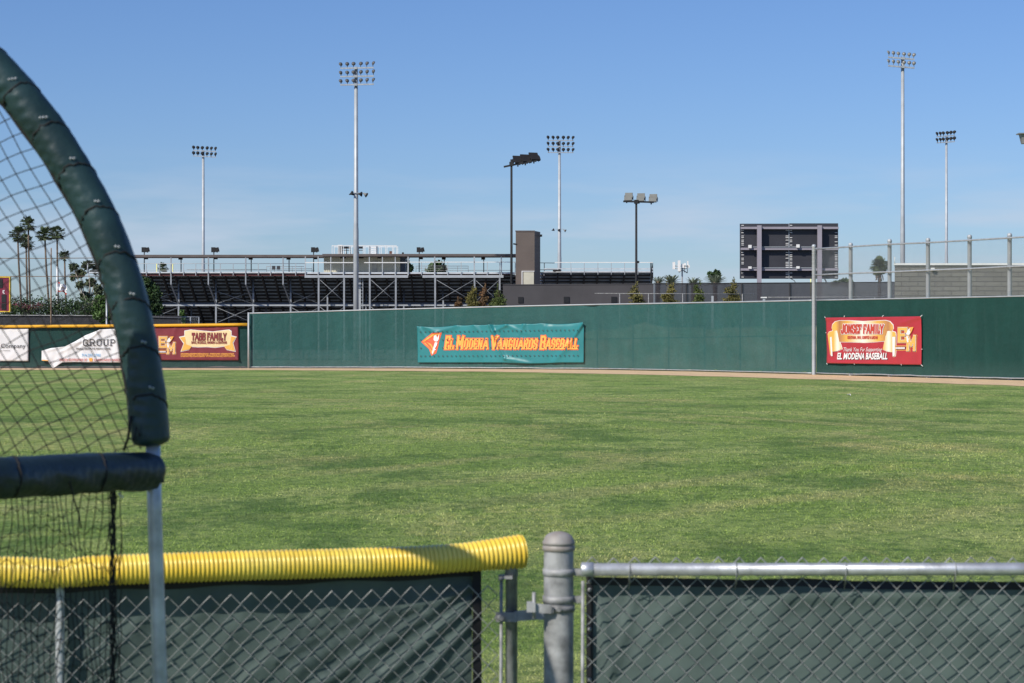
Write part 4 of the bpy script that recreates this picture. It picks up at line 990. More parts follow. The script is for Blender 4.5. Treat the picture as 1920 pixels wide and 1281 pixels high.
# front wall runs square to the view; the right flank is turned outward
mb = MB(); dd = 2.0; xb = X(1013, d+dd)
mb.add([(x0,d,0),(x1,d,0),(xb,d+dd,0),(x0,d+dd,0),(x0,d,zt),(x1,d,zt),(xb,d+dd,zt-.0),(x0,d+dd,zt)], [(0,3,2,1),(4,5,6,7),(0,1,5,4),(1,2,6,5),(2,3,7,6),(3,0,4,7)])
mb.build('siding', M['siding'], tw)
mb = MB(); mb.box(x0-.04, x1+.03, d-.04, d, zt-.08, zt+.03); mb.build('parapet_trim', M['brown_metal'], tw)
mb = MB(); mb.box(X(980.8,d), X(1001.4,d), d-.05, d-.002, Z(536,d), Z(509.6,d)); fr_ = mb.build('door_surround', M['brown_metal'], tw)
mb = MB(); mb.box(X(978,d), X(979.6,d), d-.1, d-.003, Z(540,d), Z(508.2,d)); mb.box(X(979.6,d), X(1002,d), d-.1, d-.003, Z(509.5,d), Z(508.2,d)); mb.build('door_frame', M['white_paint'], tw)
mb = MB(); mb.box(X(981.5,d), X(1001,d), d-.09, d-.052, Z(540,d), Z(510.6,d)); mb.build('door', M['cream'], tw)
mb = MB(); mb.obox(P(1014.5, 442, d+1.4), (.2, .25, .2)); mb.build('wall_lamp', M['lamp_dark'], tw)
mb = MB(); mb.obox(P(966, 458, 160.2), (.3, .3, .1), Matrix.Rotation(R(12), 3, 'Y')); o = mb.build('small_lamp', M['lamp_dark']); tag(o, 'small dark shoebox lamp on the black pole beside the brown tower', 'lamp')
mb = MB(); mb.obox(P(1196, 491.5, 165.1), (.22, .25, .16)); o = mb.build('small_lamp', M['lamp_dark']); tag(o, 'small dark lamp low on the black pole before the low bleachers', 'lamp')

# grey building wall and dark screen fence
gw = thing('grey_wall', 'long plain dark grey wall with small square openings behind the centre fence', 'wall', (X(1090,155), 155, 0))
M['grey_stucco'] = mat('dark_grey_stucco', (.070, .067, .073), .9, 0, .12, .5, .2, 8)
mb = MB(); d = 155
zt1, zt2 = Z(535.2,d), Z(533.6,d)
xa, xb = X(943,d), X(1226,d)
mb.add([(xa,d,0),(xb,d,0),(xb,d+.4,0),(xa,d+.4,0),(xa,d,zt1),(xb,d,zt2),(xb,d+.4,zt2),(xa,d+.4,zt1)], [(0,3,2,1),(4,5,6,7),(0,1,5,4),(1,2,6,5),(2,3,7,6),(3,0,4,7)])
mb.build('wall_face', M['grey_stucco'], gw)
for a, b, y0, y1 in ((971.5,981,557,568),(1057,1067.5,556.5,568),(1146,1156.5,556.5,568)):
    mb = MB(); mb.box(X(a,d), X(b,d), d-.06, d-.003, Z(y1,d), Z(y0,d)); mb.build('opening', M['black'], gw)
mb = MB(); mb.add([(xa,d-.03,zt1+.002),(xb,d-.03,zt2+.002),(xb,d+.43,zt2+.002),(xa,d+.43,zt1+.002),(xa,d-.03,zt1+.07),(xb,d-.03,zt2+.07),(xb,d+.43,zt2+.07),(xa,d+.43,zt1+.07)], [(0,3,2,1),(4,5,6,7),(0,1,5,4),(1,2,6,5),(2,3,7,6),(3,0,4,7)]); mb.build('coping', M['grey_stucco'], gw)
sf = thing('black_screen_fence', 'tall fence with black windscreen below the scoreboard', 'fence', (X(1450,158), 158, 0))
fence_panel('windscreen', M['screen_black'], frange(1226.6, 1700, 16), lambda p: 158, lambda p: interp(p, [(1226,532.5),(1700,529.5)]), sf)
mb = MB(); mb.tube([P(1226.6, 532.2, 158), P(1700, 529.2, 158)], .04, 5); mb.build('top_rail', M['dark_steel'], sf)
for px in (1287, 1391, 1481, 1600):
    mb = MB(); mb.tube([(X(px,157.9), 157.9, 0), P(px, 531.5, 157.9)], .06, 6); mb.build('post', M['dark_steel'], sf)
lf = thing('low_rail_fence', 'thin pale pipe rail running between the bushes in front of the grey wall', 'fence', (X(1270,149), 149, 0))
mb = MB(); mb.tube([P(1115, 550.2, 149), P(1416, 551.6, 149)], .022, 5); mb.tube([P(1440, 557.6, 149), P(1660, 557, 149)], .028, 5); mb.build('rail', M['galv_old'], lf)
for px in (1162, 1216, 1280, 1392, 1480, 1640):
    mb = MB(); mb.tube([(X(px,149), 149, 0), P(px, 551 if px < 1420 else 557.5, 149)], .035, 5); mb.build('post', M['galv_old'], lf)
vt = MB(); d = 147
vt.box(X(1334,d), X(1338,d), d, d+.14, 0, Z(555,d)); o = vt.build('marker_post', M['galv_pale']); tag(o, 'stubby pale metal post between two bushes by the black screen', 'post')
sb_ = thing('exhaust_vent', 'white T shaped vent top just above the fence below the scoreboard', 'vent', (X(1433,d), d, 0))
vt = MB(); vt.box(X(1427,d), X(1438,d), d, d+.3, Z(559,d), Z(556.8,d)); vt.build('vent_cap', M['white_paint'], sb_)
vt = MB(); vt.box(X(1430.5,d), X(1435,d), d+.05, d+.25, 0, Z(559.1,d)); vt.build('vent_pipe', M['galv'], sb_)

# scoreboard (rear)
sbd = thing('scoreboard', 'large black scoreboard seen from behind on two grey steel posts', 'scoreboard', (X(1481,175), 175, 0))
d = 175
M['panel_black'] = mat('scoreboard_panel', (.036, .037, .047), .55, 0, .12, .6)
M['lilac_grey'] = mat('grey_beam_paint', (.31, .29, .34), .6, 0, .05, 1)
for a, b in ((1389,1480.4),(1481.6,1573.5)):
    mb = MB(); mb.box(X(a,d), X(b,d), d+.55, d+.8, Z(522.5,d), Z(418.8 if a < 1400 else 418.2,d)); pn = mb.build('panel', M['panel_black'], sbd)
    mb = MB()
    for y_ in frange(426, 520, 15.5): mb.box(X(a+.4,d), X(b-.4,d), d+.543, d+.549, Z(y_+.5,d), Z(y_,d))
    mb.build('panel_ribs', M['panel_black'], pn)
for a, b, y1 in ((1419.5,1427.3,0),(1532.6,1540.3,0)):
    mb = MB(); mb.box(X(a,d), X(b,d), d-.25, d+.1, 0, Z(423,d)); mb.build('support_post', M['lilac_grey'], sbd)
for y0, y1 in ((425.2,429.4),(464.5,468.6),(503.2,507.4)):
    mb = MB(); mb.box(X(1389.5,d), X(1573,d), d+.12, d+.42, Z(y1,d), Z(y0,d)); mb.build('cross_beam', M['lilac_grey'], sbd)
for y0 in (462.6, 501.8):
    mb = MB(); mb.box(X(1411,d), X(1524,d), d+.05, d+.11, Z(y0+1.2,d), Z(y0,d)); mb.split('conduit', M['galv_pale'], sbd)
for px, py in ((1406,462.5),(1496,461.5),(1406,502),(1496,501.7)):
    mb = MB(); h = 6 if py < 480 else 4.4; mb.box(X(px-3,d), X(px+3,d), d-.12, d+.045, Z(py+h/2,d), Z(py-h/2,d)); mb.build('junction_box', M['white_paint'], sbd)
mb = MB()
for cx, w2 in ((1393.6,4.6),(1477.3,5.4),(1484.6,4.6),(1569.5,5)):
    y_ = 421.5; k = 0
    while y_ < 521:
        if hsh(k*1.7, cx) > .22 and not any(a-1 < y_ < b+1 for a, b in ((425,429.5),(464,469),(503,508))):
            mb.box(X(cx-w2/2,d), X(cx+w2/2,d), d+.48, d+.52, Z(y_+1.1,d), Z(y_,d))
        k += 1; y_ += 3.1 if k % 4 else 4.6
mb.build('tie_brackets', M['white_paint'], sbd)
mb = MB(); mb.box(X(1480.5,d), X(1481.5,d), d+.5, d+.56, Z(523.5,d), Z(418,d)); mb.build('centre_trim', M['galv'], sbd)
mb = MB(); mb.tube([P(1483, 523, d+.5), P(1489, 526, d+.3), P(1492, 531, d)], .03, 5); mb.tube([P(1546, 523, d+.5), P(1549, 528, d+.3), P(1548, 533, d)], .05, 5); mb.split('cable', M['dark_steel'], sbd)

# goal posts
def goal(label, pxs, ytop, d, wide):
    r_ = thing('goal_post', label, 'goal post', (X(pxs[0],d), d, 0), 'yellow football goal posts')
    for px in pxs:
        mb = MB(); mb.tube([P(px, 560, d), P(px, ytop, d)], .075, 6); mb.build('upright', mat('pale_yellow_paint', (.75, .72, .25), .5), r_)
goal('pale yellow goal post uprights seen above the left bleachers', (294, 324), 494.5, 280, 1)
goal('pale yellow upright peeking below the scoreboard', (1520.3,), 518, 280, 1)

# cell tower
ctw = thing('cell_tower', 'distant phone mast with white panel antennas above the black screen fence', 'phone mast', (X(1279,380), 380, 0))
d = 380; mb = MB(); mb.tube([(X(1279,d), d, 0), P(1279, 499, d)], .13, 8); mb.build('mast', M['galv_old'], ctw)
for a, b, y0, y1, dy in ((1261,1265.8,491.5,505,0),(1270,1275,489,509,-1),(1277.2,1282.3,495,502.5,-.6),(1283.6,1286.5,493,504,.8),(1288.3,1291,489.5,502,.3),(1290.6,1293,497,502.5,0)):
    mb = MB(); mb.box(X(a,d), X(b,d), d+dy-.15, d+dy+.15, Z(y1,d), Z(y0,d)); mb.build('antenna_panel', M['white_paint'], ctw)
mb = MB(); mb.tube([P(1262, 499, d), P(1291, 499, d)], .09, 5); mb.tube([P(1265, 504, d), P(1288, 504, d)], .07, 5)
for px in (1265, 1273, 1283, 1289): mb.tube([P(px, 497, d), P(px, 511 if px != 1265 else 505, d)], .06, 5)
mb.tube([P(1273, 511, d), P(1279, 506, d), P(1289, 512, d)], .09, 5); mb.build('mounting_frame', M['galv_old'], ctw)

# block building at right
bb = thing('block_building', 'grey concrete block building with white roof edge behind the right fence', 'building', (X(1800,125), 125, 0))
def block_mat():
    m = bpy.data.materials.new('concrete_block'); m.use_nodes = True; n = m.node_tree.nodes; l = m.node_tree.links; b = n['Principled BSDF']; b.inputs['Roughness'].default_value = .9
    t = n.new('ShaderNodeTexCoord'); s = n.new('ShaderNodeSeparateXYZ'); l.new(t.outputs['Object'], s.inputs[0]); c = n.new('ShaderNodeCombineXYZ'); l.new(s.outputs[0], c.inputs[0]); l.new(s.outputs[2], c.inputs[1])
    br = n.new('ShaderNodeTexBrick'); br.inputs['Scale'].default_value = 1; br.inputs['Brick Width'].default_value = .98; br.inputs['Row Height'].default_value = .277; br.inputs['Mortar Size'].default_value = .022
    br.inputs['Color1'].default_value = (.23, .225, .20, 1); br.inputs['Color2'].default_value = (.185, .18, .162, 1); br.inputs['Mortar'].default_value = (.105, .107, .10, 1); l.new(c.outputs[0], br.inputs['Vector'])
    no = n.new('ShaderNodeTexNoise'); no.inputs['Scale'].default_value = 30; l.new(t.outputs['Object'], no.inputs['Vector'])
    mx_ = n.new('ShaderNodeMix'); mx_.data_type = 'RGBA'; mx_.blend_type = 'MULTIPLY'; mx_.inputs[0].default_value = .4; l.new(br.outputs['Color'], mx_.inputs[6]); l.new(no.outputs[0], mx_.inputs[7])
    l.new(mx_.outputs[2], b.inputs['Base Color']); bp = n.new('ShaderNodeBump'); bp.inputs['Distance'].default_value = .02; bp.invert = True; l.new(br.outputs['Fac'], bp.inputs['Height']); l.new(bp.outputs[0], b.inputs['Normal']); return m
M['block'] = block_mat()
d = 125
def skew(x0, d0, d1, z0, z1, xr):
    q = MB(); xb = X(x0, d1)-.0; xa_ = X(x0, d0)
    q.add([(xa_,d0,z0),(xr,d0,z0),(xr,d1,z0),(xb+.3,d1,z0),(xa_,d0,z1),(xr,d0,z1),(xr,d1,z1),(xb+.3,d1,z1)], [(0,3,2,1),(4,5,6,7),(0,1,5,4),(1,2,6,5),(2,3,7,6),(3,0,4,7)]); return q
skew(1677.5, d, d+8, 0, Z(497.5,d), X(2200,d)).build('wall', M['block'], bb)
skew(1675.8, d-.08, d+8.1, Z(497.4,d), Z(493.6,d), X(2202,d)).build('roof_edge', M['white_paint'], bb)
mb = MB(); mb.box(X(1745,d), X(1751,d), d-.25, d-.004, Z(507,d), Z(502.5,d)); mb.build('wall_light', M['white_paint'], bb)
mb = MB(); mb.tube([P(1677.5, 494, d-.1), P(1677.5, 483, d-.1)], .02, 5); mb.obox(P(1677.5, 484, d-.1), (.06,.06,.1)); mb.build('antenna', M['white_paint'], bb)

# ---------------------------------------------------------------- trees
def leaf_cloud(lobes, n, size, seed, aniso=1.0):
    rg = np.random.default_rng(seed); tot = sum(l_[3]*l_[4]*l_[5] for l_ in lobes); V = []; Fc = []
    allv = []
    for (cx, cy, cz, rx, ry, rz) in lobes:
        k = max(8, int(n*(rx*ry*rz)/tot))
        v = rg.normal(size=(k, 3)); v /= np.linalg.norm(v, axis=1)[:, None]; rad = rg.random(k)**.40
        nz_ = 1+.28*np.sin(v[:,0]*5+seed)*np.sin(v[:,2]*6+seed*2)+.12*np.sin(v[:,1]*9+v[:,2]*11)
        c = np.array([cx, cy, cz])+v*rad[:, None]*np.array([rx, ry, rz])*nz_[:, None]
        a = rg.normal(size=(k, 3)); a[:, 2] = a[:, 2]*aniso; a /= np.linalg.norm(a, axis=1)[:, None]
        b = np.cross(a, rg.normal(size=(k, 3))); b /= np.linalg.norm(b, axis=1)[:, None]
        s = size*(.5+rg.random(k))[:, None]
        allv.append(np.stack([c-a*s-b*s*.45, c+a*s-b*s*.35, c+a*s*.8+b*s*.45, c-a*s*.7+b*s*.4], 1))
    A = np.concatenate(allv).reshape(-1, 3); q = len(A)//4
    mb = MB(); mb.v = [tuple(x) for x in A.tolist()]; mb.f = [(4*i, 4*i+1, 4*i+2, 4*i+3) for i in range(q)]; mb.sm = [False]*q
    return mb
def limbs(mb, base, tops, r):
    b = Vector(base)
    for t_ in tops:
        t_ = Vector(t_); m_ = b.lerp(t_, .5)+Vector((random.uniform(-.3, .3), 0, .2)); mb.tube([b, m_, t_], [r, r*.6, r*.2], 6)
def tree(name, label, px, d, ybase_z, lobes_px, n, size, leafm, seed, cat='tree', group=None, trunkm=None, tr=.12, aniso=1, extra=None):
    x = X(px, d); root = thing(name, label, cat, (x, d, 0), group)
    lobes = [(X(a, d+q), d+q, Z(b, d), r1*d/F, r1*d/F*.8, r2*d/F) for (a, b, r1, r2, q) in lobes_px]
    mb = MB(); low = min(l_[2] for l_ in lobes); mb.tube([(x, d, 0), (x+.05, d, low*.5), (x, d, low)], [tr, tr*.8, tr*.6], 8)
    limbs(mb, (x, d, low*.75), [(l_[0], l_[1], l_[2]) for l_ in lobes], tr*.55); mb.build('trunk', trunkm or M['bark'], root)
    c = leaf_cloud(lobes, n, size, seed, aniso).build('crown', leafm, root)
    if extra: extra(root)
    return root
# conifers in front of the grey wall
def conifer(label, px, ytop, wpx, m, seed, d=150, ybot=600):
    lob = []; k = 9
    for i in range(k):
        f = i/(k-1); y_ = ytop+4+(ybot-ytop)*f; wd = wpx*(.16+.84*min(1, f*1.9)**.8)*(.85+.3*hsh(i, seed)); lob.append((px+(hsh(i, seed, 2)-.5)*wpx*.35, y_, wd*.50, (ybot-ytop)/k*.85, (hsh(i, seed, 5)-.5)*.4))
    tree('conifer', label, px, d, 0, lob, 4600, .055, m, seed, 'tree', 'slim conifers planted behind the centre fence', M['trunk'], .07, 1.8)
conifer('small rusty brown conifer, leftmost behind the centre fence', 861, 553, 16, M['leaf_brown'], 11, ybot=590)
conifer('olive green conifer left of the reddish one before the bleachers', 884, 532, 28, M['leaf_olive'], 12)
conifer('reddish brown slim conifer between two green ones', 907, 532, 20, M['leaf_brown'], 13)
conifer('bright green conifer at the left end of the grey wall', 936, 536, 30, M['leaf_conifer'], 14)
conifer('golden olive conifer in front of the black pole on the grey wall', 1193, 528, 36, M['leaf_olive'], 15)
conifer('golden olive conifer just right of the low bleachers', 1255, 524, 32, M['leaf_olive'], 16)
conifer('green slim conifer between the phone mast and the scoreboard', 1310, 526, 28, M['leaf_conifer'], 17)
conifer('wispy topped conifer at the left edge of the scoreboard', 1374, 522, 32, M['leaf_olive'], 18)

def fan_palm(label, px, py, base, d, r, seed, group='tall fan palms at the left', m=None, trunk=.16, skirt=.5, n=64, name='palm_tree', lo=-.75):
    rg = random.Random(seed); x, z = X(px, d), Z(py, d); rr = r*d/F*1.22
    root = thing(name, label, 'palm tree', (X(base, d), d, 0), group)
    mb = MB(); xb = X(base, d); mb.tube([(xb, d, 0), (xb+(x-xb)*.35, d, z*.4), (xb+(x-xb)*.8, d, z*.75), (x, d, z)], [trunk*1.2, trunk, trunk*.9, trunk*.8], 8); mb.build('trunk', M['trunk'], root)
    mb = MB(); c = Vector((x, d, z))
    for k in range(n):
        az = rg.uniform(0, 2*math.pi); el = math.asin(rg.uniform(lo, 1))
        L = rr*rg.uniform(.3, .72); dr = Vector((math.cos(az)*math.cos(el), math.sin(az)*math.cos(el), math.sin(el)))
        tip = c+dr*L; mb.tube([c, c+dr*L*.5+Vector((0,0,.05*rr)), tip], [.02*rr, .015*rr, .012*rr], 3, False)
        side = dr.cross(Vector((0,0,1))); side = side.normalized() if side.length > .05 else Vector((1,0,0)); up_ = side.cross(dr)
        fl = rr*rg.uniform(.35, .5)
        for j in range(9):
            a_ = -1.25+2.5*j/8; q = (dr*math.cos(a_)+side*math.sin(a_)); e = tip+q*fl+Vector((0,0,-abs(fl)*.28*abs(a_)*(.5+rg.random())))
            wv = side*math.cos(a_)-dr*math.sin(a_); wd = fl*.105
            mb.add([tip, tip+q*fl*.55+wv*wd, e, tip+q*fl*.55-wv*wd], [(0,1,2,3)])
    mb.build('crown', m or M['palm'], root)
    if skirt:
        mb = MB()
        for k in range(26):
            az = rg.uniform(0, 2*math.pi); q = Vector((math.cos(az), math.sin(az), 0)); a = c-Vector((0,0,rr*.15)); b = a+q*rr*.28*skirt-Vector((0,0,rr*rg.uniform(.5, .9)*skirt)); s_ = Vector((-q.y, q.x, 0))*.07*rr
            mb.add([a, b-s_, b+s_], [(0,1,2)])
        mb.build('dead_fronds', M['trunk'], root)
    return root
PD = 330
fan_palm('leftmost tall fan palm with a leaning trunk', 33, 441, 44, PD, 15, 1)
fan_palm('tallest fan palm of the left cluster', 53, 421, 58, PD+4, 15, 2)
fan_palm('lower fan palm tucked beneath the tallest one', 49, 456, 53, PD+9, 15, 3)
fan_palm('fan palm fourth from the left with a bent trunk', 84, 441, 96, PD-6, 15, 4)
fan_palm('fan palm beside the flag pole with a straight trunk', 107, 438, 110, PD+2, 15, 5)
fan_palm('short fan palm right of the taller group at left', 121, 480, 126, PD+20, 11, 6)
fan_palm('small palm top seen over the left bleacher deck', 305, 503, 305, 420, 10, 7, 'palms behind the bleachers', skirt=0)
fan_palm('shaggy round fan palm left of the block building', 1649, 499, 1649, 240, 15.5, 8, 'palms right of the scoreboard', M['palm'], .2, 1.5, 190, lo=-.97)
# date palm tops beyond the wall
for k, (px, py, r_, lb) in enumerate(((1234,521,15,'feathery date palm top just right of the low bleachers'), (1259,522,19,'broad date palm top left of the phone mast'), (1300,524,17,'date palm top just right of the phone mast'), (1341,523,21,'date palm top beneath the bushy tree'))):
    d = 210; root = thing('date_palm', lb, 'palm tree', (X(px,d), d, 0), 'date palm tops beyond the wall')
    mb = MB(); mb.tube([(X(px,d), d, 0), (X(px,d), d, Z(py+6,d))], .22, 8); mb.build('trunk', M['trunk'], root)
    mb = MB(); rg = random.Random(40+k); c = P(px, py+11, d); rr = r_*d/F*1.2
    for j in range(64):
        az = rg.uniform(0, 6.28); el = rg.uniform(.1, 1.4); hz = Vector((math.cos(az), math.sin(az), 0)); pts = []
        for s_ in range(6):
            f = s_/5; e_ = el-.9*f*f; pts.append(c+hz*rr*f*math.cos(el*.8)+Vector((0,0,rr*(f*math.sin(el)-.25*f*f))))
        for s_ in range(5):
            a, b = pts[s_], pts[s_+1]; dr = (b-a).normalized(); sd_ = dr.cross(Vector((0,0,1))); sd_ = sd_.normalized() if sd_.length > .05 else Vector((1,0,0))
            for m__ in (0, .5):
                q = a.lerp(b, m__)
                for sg in (-1, 1):
                    tip = q+dr*rr*.18+sd_*sg*rr*.15*(1-.12*s_)-Vector((0,0,.03*rr)); mb.add([q, q+dr*rr*.09, tip], [(0,1,2)])
    mb.build('crown', M['palm_grey'], root)
tree('bushy_tree', 'small dark bushy tree rising behind the date palm tops', 1341, 300, 0, [(1333,515,5,5,0),(1344,513,6,6,1),(1340,521,9,6,0)], 900, .22, M['leaf_dark'], 31)
tree('bushy_tree', 'green tree crown seen over the deck right of the press box', 817, 300, 0, [(812,502,9,7,0),(820,497,8,6,0),(828,503,9,6,1),(817,508,14,6,0)], 1000, .3, M['leaf_dark'], 32)
tree('bushy_tree', 'dark tree crown partly hidden by the right end of the press box', 762, 305, 0, [(760,496,8,8,0),(767,503,7,7,0),(758,506,10,7,0)], 800, .3, M['leaf_dark'], 33)
tree('bushy_tree', 'distant low tree tops right of the scoreboard posts', 1585, 420, 0, [(1582,529,8,5,0),(1592,533,8,4,0),(1566,532,6,4,0)], 500, .4, M['leaf_dark'], 34)
tree('eucalyptus_tree', 'tall open eucalyptus with pale limbs behind the net at left', 165, 260, 0,
     [(138,500,9,7,0),(150,512,10,8,2),(165,497,12,8,0),(182,505,10,9,1),(150,535,8,7,-1),(137,520,6,6,0),(170,530,10,9,1),(160,556,11,8,0),(185,545,9,12,0),(147,572,7,8,1),(195,520,9,9,0),(178,572,12,10,1),(205,500,9,9,0)], 5200, .17, M['leaf_euc'], 35, tr=.22)
tree('shade_tree', 'rounded green tree just left of the padded arch', 200, 165, 0, [(190,570,14,17,0),(205,556,12,14,0),(196,590,20,16,0),(215,575,12,20,0),(186,588,9,12,0)], 7000, .10, M['leaf_bright'], 36, tr=.12)
tree('shade_tree', 'dense dark green tree right of the padded arch before the bleachers', 275, 170, 0, [(270,535,18,16,0),(288,550,15,16,0),(262,560,24,22,0),(292,575,13,18,0),(250,540,18,20,1),(268,590,28,18,0),(285,600,20,14,0)], 13000, .10, M['leaf_dark'], 37, tr=.16)
tree('small_shrub', 'tiny light green sapling in front of the bleacher columns', 341, 185, 0, [(341,588,5,7,0),(343,598,5,7,0)], 240, .12, M['leaf_bright'], 38, cat='shrub', tr=.03)
hg = thing('hedge', 'long dark hedge with pink blossoms at the far left', 'hedge', (X(90,200), 200, 0))
lobes = [(X(px, 200+hsh(px)*2), 200+hsh(px)*2, Z(580-7*hsh(px, 2), 200), .75, .7, 1.0) for px in range(8, 185, 8)]+[(X(px,201), 201, Z(600,200), .9, .8, 1.4) for px in range(-10, 185, 12)]
leaf_cloud(lobes, 11000, .09, 51).build('foliage', M['leaf_dark'], hg)
leaf_cloud([(X(px, 198.9), 198.9, Z(570+8*hsh(px, 3), 200), .5, .25, .35) for px in (28,36,45,52,60,68,76)], 300, .06, 52).build('blossoms', M['flower'], hg)
mb = MB(); [mb.tube([(X(px,201), 201, 0), (X(px,201), 201, 2)], .05, 5) for px in range(10, 180, 20)]; mb.build('stems', M['trunk'], hg)

# left side: low dark fence, wires, poles, flag, scoreboard
df = thing('dark_mesh_fence', 'low dark mesh fence with thin top rail behind the yellow capped fence', 'fence', (X(90,165), 165, 0))
fence_panel('mesh', M['screen_black'], frange(-60, 340, 20), lambda p: 168, lambda p: 592, df)
mb = MB(); mb.tube([P(-60, 591, 167.9), P(185, 592, 167.9), P(340, 596, 167.9)], .035, 5); mb.build('top_rail', M['galv_old'], df)
cgf = thing('chain_link_gate', 'grey chain link gate under the left bleachers', 'gate', (X(348,172), 172, 0))
mb = MB(); d = 172
for a in (324, 357, 373): mb.tube([(X(a,d), d, 0), P(a, 594.5, d)], .035, 5)
mb.tube([P(324, 594.5, d), P(373, 594.5, d)], .035, 5); mb.build('frame', M['galv'], cgf)
mb = MB(); chain_world(mb, (X(324,d), d, 0), (X(373,d), d, 0), .5, lambda t: Z(594.6, d), .16, .008, 3); mb.build('mesh', M['galv'], cgf)
rp_ = thing('utility_pole', 'tall thin rusty pole carrying the net cables at left', 'pole', (X(96,160), 160, 0))
mb = MB(); mb.tube([(X(95.5,160), 160, 0), P(96, 465, 160)], [.075, .045], 8); mb.build('shaft', M['rust'], rp_)
for y_, lb in ((484.5, 'upper thin cable strung across the sky at far left'), (518.5, 'lower thin cable strung across behind the flag at far left')):
    mb = MB(); mb.tube([P(-200, y_, 160.2), P(96, y_, 160.2), P(165, y_-.5, 160.6), P(220, y_-1, 161)], .028, 5); o = mb.build('cable', M['rust']); tag(o, lb, 'cable', 'cables strung on the rusty pole')
wp = thing('wooden_post', 'pale thin post beside the green tree behind the padded arch', 'post', (X(200,158), 158, 0))
mb = MB(); mb.tube([(X(200,158), 158, 0), P(200, 560, 158)], .07, 8); mb.build('shaft', M['galv'], wp)
fp = thing('flag_pole', 'white flag pole with a limp white and red flag between the palms', 'flag pole', (X(107,220), 220, 0))
mb = MB(); mb.tube([(X(107,220), 220, 0), P(107, 500, 220)], .08, 8); mb.build('pole', M['white_paint'], fp)
def flagf(y0, y1):
    def f(u, v):
        px = 108.5+u*16.5; y_ = y0+(y1-y0)*v; droop = 536+u*6
        return P(px+.6*math.sin(v*6), droop+y_+1.5*math.sin(u*7+v), 220+.25*math.sin(u*9+v*2))
    return f
mb = MB(); mb.grid(flagf(-6, 6.3), lin(0, 1, 14), lin(0, 1, 8)); fl_ = mb.build('flag', M['ink_white'], fp)
mb = MB(); mb.grid(flagf(6.3, 9.3), lin(0, 1, 14), lin(0, 1, 4)); mb.build('red_stripe', M['ink_red'], fl_)
mb = MB()
for (u0, u1, v0, v1, mm) in ((.42,.78,.35,.75,0),): mb.grid(lambda u, v: P(108.5+(u0+(u1-u0)*u)*16.5, 536+(u0+(u1-u0)*u)*6-3+6*(v0+(v1-v0)*v), 219.6), lin(0, 1, 5), lin(0, 1, 4))
mb.build('brown_bear_mark', M['trunk'], fl_)
mb = MB(); mb.grid(lambda u, v: P(109.5+u*3, 529+v*3, 219.6), lin(0, 1, 3), lin(0, 1, 3)); mb.build('red_mark', M['ink_red'], fl_)
ls = thing('maroon_scoreboard', 'maroon scoreboard with yellow border at the far left edge', 'scoreboard', (X(-60,150), 150, 0))
d = 150; M['score_maroon'] = mat('scoreboard_maroon', (.20, .016, .045), .5, 0, .05)
mb = MB(); mb.box(X(-150,d), X(17.5,d), d, d+.3, Z(583.5,d), Z(520.5,d)); mb.build('panel', M['score_maroon'], ls)
mb = MB()
for a, b, y0, y1 in ((-152,19,585.2,583.4),(-152,19,520.6,518.8),(17.4,19,583.4,520.6)): mb.box(X(a,d), X(b,d), d-.05, d+.35, Z(y0,d), Z(y1,d))
mb.build('yellow_border', mat('border_yellow', (.8, .55, .05), .5), ls)
mb = MB()
for a, b, y0, y1 in ((-8,5,540,523),(3,11.5,567,552.5),(3,11.5,580.5,568.5),(-20,-6,580,552)): mb.box(X(a,d), X(b,d), d-.04, d-.003, Z(y0,d), Z(y1,d))
mb.split('digit_window', M['black'], ls)
mb = MB(); z_ = d-.02
for a, b, y0, y1 in ((5.2,6.5,551.2,544.3),(5.2,9,545.5,544.3),(5.2,8.4,548.4,547.2),(5.2,9,551.2,550)): mb.box(X(a,d), X(b,d), z_-.01-hsh(a, y0)*.01, d-.003, Z(y0,d), Z(y1,d))
mb.build('letter', M['ink_white'], ls)
for px in (-120, -20):
    mb = MB(); mb.box(X(px,d), X(px+4,d), d+.32, d+.6, 0, Z(540,d)); mb.build('support_post', M['dark_steel'], ls)

# ---------------------------------------------------------------- near fence, gate and post
def wrinkle(x, z, fs, base=.004):
    w_ = base*2*(vnoise(x*7, z*5)-.5)+base*.8*(vnoise(x*23, z*19)-.5)
    for x0, z0, x1, z1, amp, wd in fs:
        dx, dz = x1-x0, z1-z0; L2 = dx*dx+dz*dz; t = max(0, min(1, ((x-x0)*dx+(z-z0)*dz)/L2))
        q = math.hypot(x-x0-t*dx, z-z0-t*dz); w_ += amp*math.exp(-(q/wd)**2)
    return w_
RZ = Z(1068, 7.3)     # rail height
nf = thing('near_fence', 'waist high chain link fence with bare silver top rail at lower right', 'fence', (X(1500,7.3), 7.3, 0))
xa, xb = X(1092,7.3), X(2700,7.3)
mb = MB(); mb.tube([(xa, 7.3, RZ), (xb, 7.3, RZ+.003)], .0215, 20); mb.build('top_rail', M['rail_steel'], nf)
mb = MB(); mb.lathe([(.001,-.002),(.021,-.0015),(.0245,.0015),(.0245,.040),(.0217,.041)], (X(1090,7.3), 7.3, RZ), 20, Matrix.Rotation(R(90), 3, 'Y')); mb.build('rail_cup', M['rail_steel'], nf)
mb = MB(); x = X(1098,7.3)
chain_world(mb, (x-.012, 7.3+.027, 0), (xb, 7.3+.027, 0), .03, lambda t: Z(1044, 7.33)-.0035*math.sin(t*40)**2, .0722, .0021, 7, .0032)
mb.build('chain_link', M['wire'], nf)
mb = MB()
